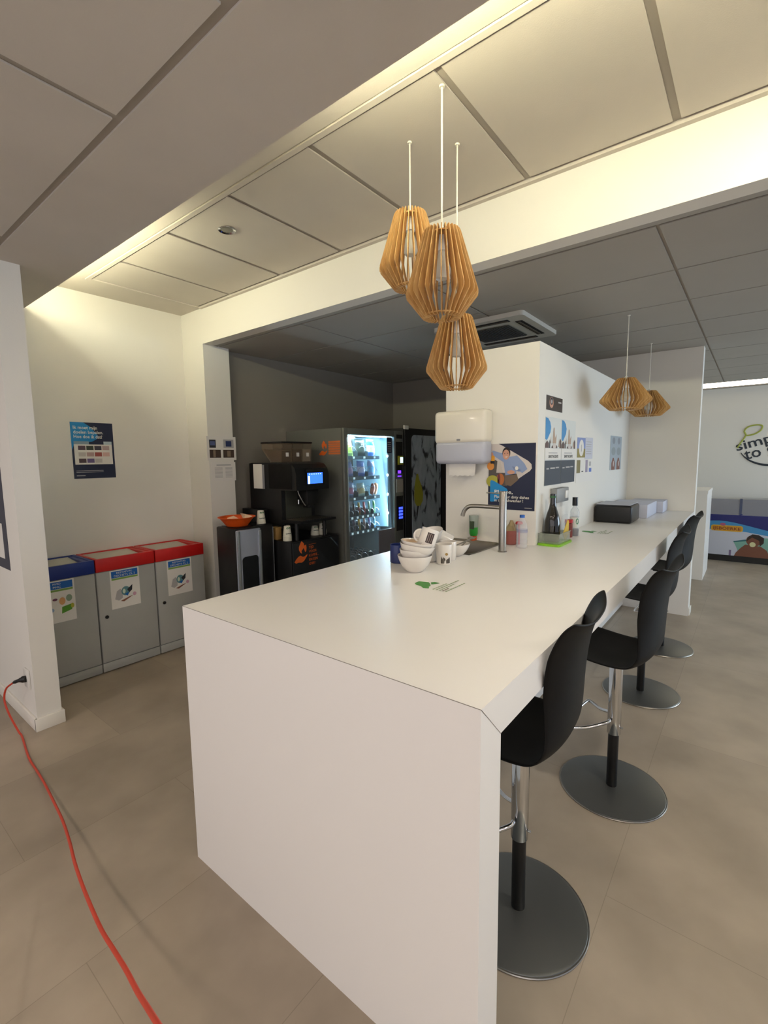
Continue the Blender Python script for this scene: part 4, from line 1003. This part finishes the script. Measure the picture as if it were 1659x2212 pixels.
# lunch box, wine bottle, small bottles at the corner of the block
t = thing('lunch_box', (2.0, .515, CZ), 'see-through plastic food box on a lime green lid, holding the dark bottle', 'food box')
LIME = mat('lime_plastic', '#86c61f', .4)
MB().prism(rrect(.245, .134, .02), (1.875, .441, CZ), X, Y, Z, .012, LIME).build('lid', t)
FR = mat('frosted_plastic', '#b7bcae', .2, alpha=.35)
mb = MB()
for a_, b_ in (((1.895, .452, .013), (2.105, .4545, .07)), ((1.895, .571, .013), (2.105, .5735, .07)), ((1.895, .4545, .013), (1.8975, .571, .07)), ((2.1025, .4545, .013), (2.105, .571, .07)), ((1.89, .447, .068), (2.11, .4515, .072)), ((1.888, .447, .068), (1.8945, .574, .072))):
    mb.box((a_[0], a_[1], CZ+a_[2]), (b_[0], b_[1], CZ+b_[2]), FR)
mb.build('box_body', t)
o = MB().prism([(0, 0), (.085, .075), (.10, .06), (.10, -.01), (.04, -.045)], (1.995, .458, CZ+.065), X, Z, Y, .004, mat('yellow_packet', '#d8b634', .5)).build('sponge_packet', loc=(2.03, .46, CZ+.03)); tag(o, 'yellow packet leaning in the food box before the dark bottle', 'packet')
wx, wy = 1.985, .522
t = thing('wine_bottle', (wx, wy, CZ+.0125), 'tall dark wine bottle standing in the food box at the partition corner', 'bottle')
WB = mat('dark_bottle_glass', '#16120a', .08, coat=.5)
MB().lathe([(.040, 0), (.046, .004), (.046, .095), (.044, .125), (.035, .165), (.022, .205), (.0165, .235), (.0155, .272), (.018, .275), (.018, .287), (.015, .289)], WB, (wx, wy, CZ+.0125)).build('bottle_body', t)
MB().lathe([(.0185, 0), (.0185, .014), (.016, .016)], mat('foil_green', '#2c5a34', .4), (wx, wy, CZ+.277)).build('foil', t)
t = thing('small_jar', (2.275, .512, CZ), 'small shaker with red lid between the two bottles', 'jar')
MB().lathe([(.022, 0), (.024, .003), (.024, .09), (.02, .095)], mat('spice_brown', '#7c3a34', .3), (2.275, .512, CZ)).build('jar_body', t)
MB().lathe([(.026, 0), (.026, .02), (.024, .021)], mat('lid_red', '#b02326', .4), (2.275, .512, CZ+.095)).build('lid', t)
t = thing('syrup_bottle', (2.355, .500, CZ), 'clear glass bottle with black cap and white-green label', 'bottle')
MB().lathe([(.026, 0), (.029, .003), (.029, .155), (.026, .172), (.013, .19), (.012, .215)], mat('clear_bottle', '#cfd8de', .06, alpha=.35), (2.355, .500, CZ)).build('bottle_body', t)
MB().lathe([(.025, .003), (.027, .004), (.027, .045)], mat('brown_syrup', '#4a2618', .2), (2.355, .500, CZ)).build('syrup', t)
MB().lathe([(.017, 0), (.017, .055), (.016, .056)], BLACKG, (2.355, .500, CZ+.20)).build('cap', t)
MB().lathe([(.0295, .055), (.0295, .125)], mat('label_offwhite', '#d3d6cf', .5), (2.355, .500, CZ), cap=False).build('bottle_label', t)
mb = MB().lathe([(0, 0), (.012, 0), (.012, .0008), (0, .0008)], mat('label_green_dot', '#2f7a52', .5), M=Matrix.Translation((2.307, .4915, CZ+.095)) @ Matrix.Rotation(math.radians(52), 4, 'X') @ Matrix.Rotation(0, 4, 'Z'), n=16)
mb.v = [Vector((2.355, .500, CZ+.098))+Vector((-.0302*math.cos(math.radians(a_))*1, -.0302*math.sin(math.radians(a_)), dz)) for a_, dz in [(52+20*math.cos(i*math.pi/8), .02*math.sin(i*math.pi/8)) for i in range(16)]]
mb.f = [list(range(16))]; mb.mi = [0]; mb.sm = [False]; mb.build('green_dot', t)
vs = []; random.seed(3)
for j in range(8):
    for i in range(12):
        a = 2*math.pi*i/12; z = j/7; rr = .034*(1-.35*z)*(1+.3*(random.random()-.5)); vs.append((2.165+rr*math.cos(a), .505+rr*math.sin(a)*.8, CZ+.002+z*.16))
fs = [(j*12+i, j*12+(i+1) % 12, (j+1)*12+(i+1) % 12, (j+1)*12+i) for j in range(7) for i in range(12)]+[[84+i for i in range(12)]]
o = MB().add(vs, fs, mat('clear_bag', '#d9dde6', .2, alpha=.22)).build('plastic_bag', loc=(2.165, .50, CZ)); tag(o, 'crumpled see-through plastic bag right of the wine bottle', 'bag')

# black and white boxes near the far wall
t = thing('black_case', (3.28, .43, CZ), 'black rounded box standing on the far part of the counter', 'box')
MB().box((3.115, .30, CZ), (3.44, .57, CZ+.140), BLACK, .022, seg=4).build('body', t)
MB().box((3.135, .315, CZ+.1405), (3.44, .56, CZ+.146), mat('grey_sheet', '#b9bcc6', .6), .002).build('top_sheet', t)
CB = mat('white_carton', '#c6c9d8', .5)
o = MB().box((3.56, .262, CZ), (4.02, .565, CZ+.115), CB, .006).build('white_carton', loc=(3.8, .4, CZ)); tag(o, 'white carton on the counter right behind the black box', 'box')
o = MB().box((4.06, .215, CZ), (4.335, .50, CZ+.105), CB, .006).build('white_carton', loc=(4.2, .4, CZ)); tag(o, 'white carton against the far wall at the end of the counter', 'box')

# green decals on the counter
LG = mat('leaf_green', '#3f8f34', .5); LG2 = mat('leaf_text_green', '#9aac84', .5)
def decal(px, py, label):
    L1 = [(.745, .678), (.768, .683), (.783, .681), (.788, .661), (.791, .651), (.794, .641), (.777, .622), (.752, .604), (.738, .603), (.713, .587), (.705, .61), (.724, .633), (.728, .658)]
    L2 = [(.797, .631), (.812, .621), (.807, .593), (.785, .603), (.771, .612)]
    mb = MB()
    for L_ in (L1, L2): mb.add([(a+px, b+py, CZ+.0002) for a, b in L_], [list(range(len(L_)))], LG)
    for x0, x1, yy, m_ in ((.710, .814, .566, LG2), (.710, .892, .551, LG2), (.710, .83, .536, LG2), (.712, .757, .522, INKD), (.710, .868, .508, LG2)):
        x = x0
        while x < x1:
            w_ = .010+.008*random.random(); mb.add([(x+px, yy+py-.003, CZ+.0002), (x+w_+px, yy+py-.003, CZ+.0002), (x+w_+px, yy+py+.004, CZ+.0002), (x+px, yy+py+.004, CZ+.0002)], [(0, 1, 2, 3)], m_); x += w_+.004
    o = mb.build('counter_decal', loc=(px+.76, py+.6, CZ)); tag(o, label, 'decal')
INKD = mat('decal_brown', '#7a6a50', .5)
decal(0, 0, 'green leaf and text decal on the near counter top, in front of the bowls')
decal(1.82, -.17, 'faint green leaf decal on the far counter top, before the black box')

# ------------------------------------------------------------------ power cord and socket
t = thing('wall_socket', (-.09, 2.83, .29), 'white wall socket low on the wall end with a plug in it', 'socket')
MB().box((-.102, 2.775, .235), (-.0905, 2.855, .345), WHITE, .003).build('plate', t)
C0 = Vector(cam.matrix_world.translation)
floor_pts = [(-.23, 2.82, .005)]
t = thing('extension_cord', (-.13, 2.81, .28), 'orange red extension cord running from the wall socket across the floor', 'cord')
CORD_R = mat('orange_red_cable', '#c8412a', .45)

def cable(name, pts, r, label=None):
    mb = MB().tube(catmull(pts, 6), r, CORD_R, 10); return mb.build(name, t)
pl_ = [(-.150, 2.862, .272), (-.172, 2.93, .222), (-.180, 2.955, .150), (-.178, 2.90, .085), (-.172, 2.76, .022), (-.168, 2.715, .006), (-.205, 2.463, .006), (-.215, 2.301, .006),
       (-.231, 2.133, .026), (-.26, 1.893, .054), (-.289, 1.691, .088), (-.325, 1.5, .125), (-.362, 1.332, .165), (-.393, 1.174, .207), (-.421, 1.02, .252), (-.447, .863, .299), (-.465, .735, .347), (-.483, .62, .397), (-.504, .51, .449), (-.522, .42, .502), (-.54, .337, .556), (-.565, .20, .63), (-.60, .0, .72), (-.66, -.3, .82)]
cable('cable', pl_, .0052)
MB().cyl((-.1025, 2.806, .292), (-.118, 2.82, .290), .019, BLACK, 14).tube(catmull([(-.116, 2.818, .290), (-.13, 2.83, .286), (-.150, 2.862, .272)], 4), [.014]*4+[.010]*4+[.0065], BLACK, 10).build('plug', t)

# ------------------------------------------------------------------ cafe side: low counter, freezer, sign
t = thing('service_counter', (6.2, .3, 0), 'white chest-high service counter beyond the far wall, beside the freezer', 'counter')
MB().box((5.95, .005, 0), (6.7, 1.0, 1.06), LAM).build('body', t)
MB().box((5.945, .0, 1.06), (6.71, 1.0, 1.095), LAM).build('worktop', t)

t = thing('ice_cream_freezer', (7.6, -.6, 0), 'white and blue chest freezer with ice cream advertising', 'freezer')
FW = mat('freezer_white', '#c9ccd8', .35); FB = mat('freezer_navy', '#101a6a', .35); FL = mat('freezer_sky', '#3f90c4', .4)
fx0, ya, yb = 7.40, .088, -1.45
MB().box((fx0, yb, .09), (7.86, ya, .672), FW, .004).build('body', t)
MB().box((fx0+.01, yb+.01, 0), (7.85, ya-.01, .09), BLACK).build('base', t)
mb = MB(); mb.prism([(fx0, .672), (7.86, .672), (7.86, .90), (fx0+.12, .90)], (0, ya, 0), X, Z, NY, .008, FB).prism([(fx0, .672), (7.86, .672), (7.86, .90), (fx0+.12, .90)], (0, yb+.02, 0), X, Z, NY, .02, FB)
mb.prism([(fx0+.12, .885), (7.86, .885), (7.86, .905), (fx0+.115, .905)], (0, ya, 0), X, Z, NY, .0200, FB)
mb.build('lid_frame', t)
GT = mat('freezer_glass', '#8f8f98', .12, alpha=.8)
MB().add([(fx0+.004, ya-.02, .674), (fx0+.004, yb+.02, .674), (fx0+.118, yb+.02, .888), (fx0+.118, ya-.02, .888)], [(0, 1, 2, 3)], GT).build('sliding_glass', t)
MB().add([(fx0+.12, -.30, .893), (fx0+.12, yb+.02, .893), (7.86, yb+.02, .893), (7.86, -.30, .893)], [(0, 1, 2, 3)], GT).build('sliding_glass', t)
MB().box((fx0+.0, -.30, .676), (fx0+.01, -.325, .69), FB).prism([(fx0, .672), (fx0+.02, .672), (fx0+.14, .895), (fx0+.115, .895)], (0, -.285, 0), X, Z, NY, .03, mat('freezer_bar', '#4f5670', .4)).build('lid_bar', t)
# printed front (y from .088 to the right, z .09 - .672)
W_, H_ = ya-yb, .582
s = Sheet((fx0-.0004, ya, .09), NY, Z, NX, W_, H_, FW, .0008)
U = lambda y_: (ya-y_)/W_
V = lambda z_: (z_-.09)/H_
wave = [(U(.088-i*.08), V(z_)) for i, z_ in enumerate([.570, .578, .582, .578, .566, .548, .530, .510, .49, .47, .45, .44, .43, .42, .41, .40, .395, .39, .385, .38])]
s.poly([(0, 1), (1, 1), (1, wave[-1][1])]+[(min(a, 1), b) for a, b in wave[::-1]], FB, 2)
s.poly([(0, V(.455)), (.2, V(.45)), (.3, V(.44)), (.45, V(.405)), (.7, V(.34)), (1, V(.3)), (1, 1), (0, 1)], FL, 1)
TEA = mat('print_sea_green', '#7fb0a0', .5)
s.poly([(U(-.24), V(.30)), (U(-.36), V(.33)), (U(-.55), V(.37)), (1, V(.40)), (1, 0), (U(-.33), 0), (U(-.27), V(.24))], TEA, 3)
s.poly([(U(-.24), V(.30)), (U(-.36), V(.33)), (U(-.50), V(.355)), (U(-.50), V(.335)), (U(-.25), V(.285))], mat('print_sea_dark', '#2c6a70', .5), 4)
BN = mat('print_tan_skin', '#7a4a35', .5)
s.poly([(U(-.26), 0), (U(-.28), V(.14)), (U(-.33), V(.21)), (U(-.38), V(.265)), (U(-.55), V(.25)), (U(-.62), V(.20)), (U(-.66), 0)], BN, 5)
s.ell(U(-.47), V(.325), .055, .14, BN, 6); s.poly([(U(-.39), V(.31)), (U(-.40), V(.37)), (U(-.45), V(.415)), (U(-.52), V(.41)), (U(-.58), V(.37)), (U(-.58), V(.30)), (U(-.54), V(.25)), (U(-.53), V(.33)), (U(-.45), V(.37)), (U(-.42), V(.34))], mat('print_dark_hair', '#2c1c12', .5), 7)
s.ell(U(-.46), V(.27), .022, .06, mat('print_ice_cream', '#d8d4a0', .5), 8); s.poly([(U(-.20), 0), (U(-.20), V(.17)), (U(-.225), V(.17)), (U(-.225), 0)], mat('print_bottle_mauve', '#7c6a8c', .5), 5)
YL = mat('sign_yellow', '#e0b02a', .5); OR_ = mat('sign_orange', '#c4761c', .5)
pts = rrect(.37, .085, .03, 4)
s.poly([(U(.028)+a/W_, V(.435)+b/H_) for a, b in pts], YL, 9)
s.poly([(U(.018)+a/W_*.945, V(.442)+b/H_*.83) for a, b in pts], mat('sign_amber', '#d89a24', .5), 10)
s.k = 9
s.ell(U(-.11), V(.532), .022, .035, mat('print_pinkish', '#b05a80', .5), 11)
s.text('IJSBOERKE', U(.0), V(.455), .042, mat('sign_brown', '#8a3c12', .5), .205, bold=.02)
o = s.mb.build('printed_front', t); s.t.build('lettering', o)

t = thing('cafe_sign', (7.9, -.5, 1.65), 'round wall logo reading simply to go with an olive leaf', 'sign')
SG = mat('sign_slate', '#27303c', .5); OL = mat('sign_olive', '#a8b04a', .5)
ox = 7.896
def onwall(pts): return [(ox, y_, z_) for y_, z_ in pts]
mb = MB(); a_ = math.radians(17)
u_ = Vector((0, -math.cos(a_), math.sin(a_))); v_ = Vector((0, math.sin(a_), math.cos(a_)))
text(mb, 'simply', (7.899, -.20, 1.575), u_, v_, NX, .135, SG, width=.60, h=.003, bold=.012)
text(mb, 'to go', (7.899, -.31, 1.445), u_, v_, NX, .155, SG, width=.47, h=.003, bold=.012)
mb.build('lettering', t)
arc = [(ox, -.60-.38*math.cos(th), 1.66+.295*math.sin(th)) for th in [math.radians(-158+i*6) for i in range(28)]]
arc = [(ox, -.60+.38*math.cos(math.radians(-22-i*6)), 1.66+.295*math.sin(math.radians(-22-i*6))) for i in range(24)]
MB().tube(arc, [.004+.012*math.sin(math.pi*i/23) for i in range(24)], SG, 8).build('ring_arc', t)
lf = [(-.20, 1.62), (-.24, 1.70), (-.29, 1.80), (-.27, 1.86), (-.31, 1.92), (-.40, 1.945), (-.47, 1.93), (-.46, 1.87), (-.40, 1.82), (-.33, 1.80), (-.29, 1.80)]
MB().tube(catmull(onwall(lf), 5), .010, OL, 8).build('olive_leaf', t)
for o in bpy.data.objects:
    if '_w' in o: del o['_w']
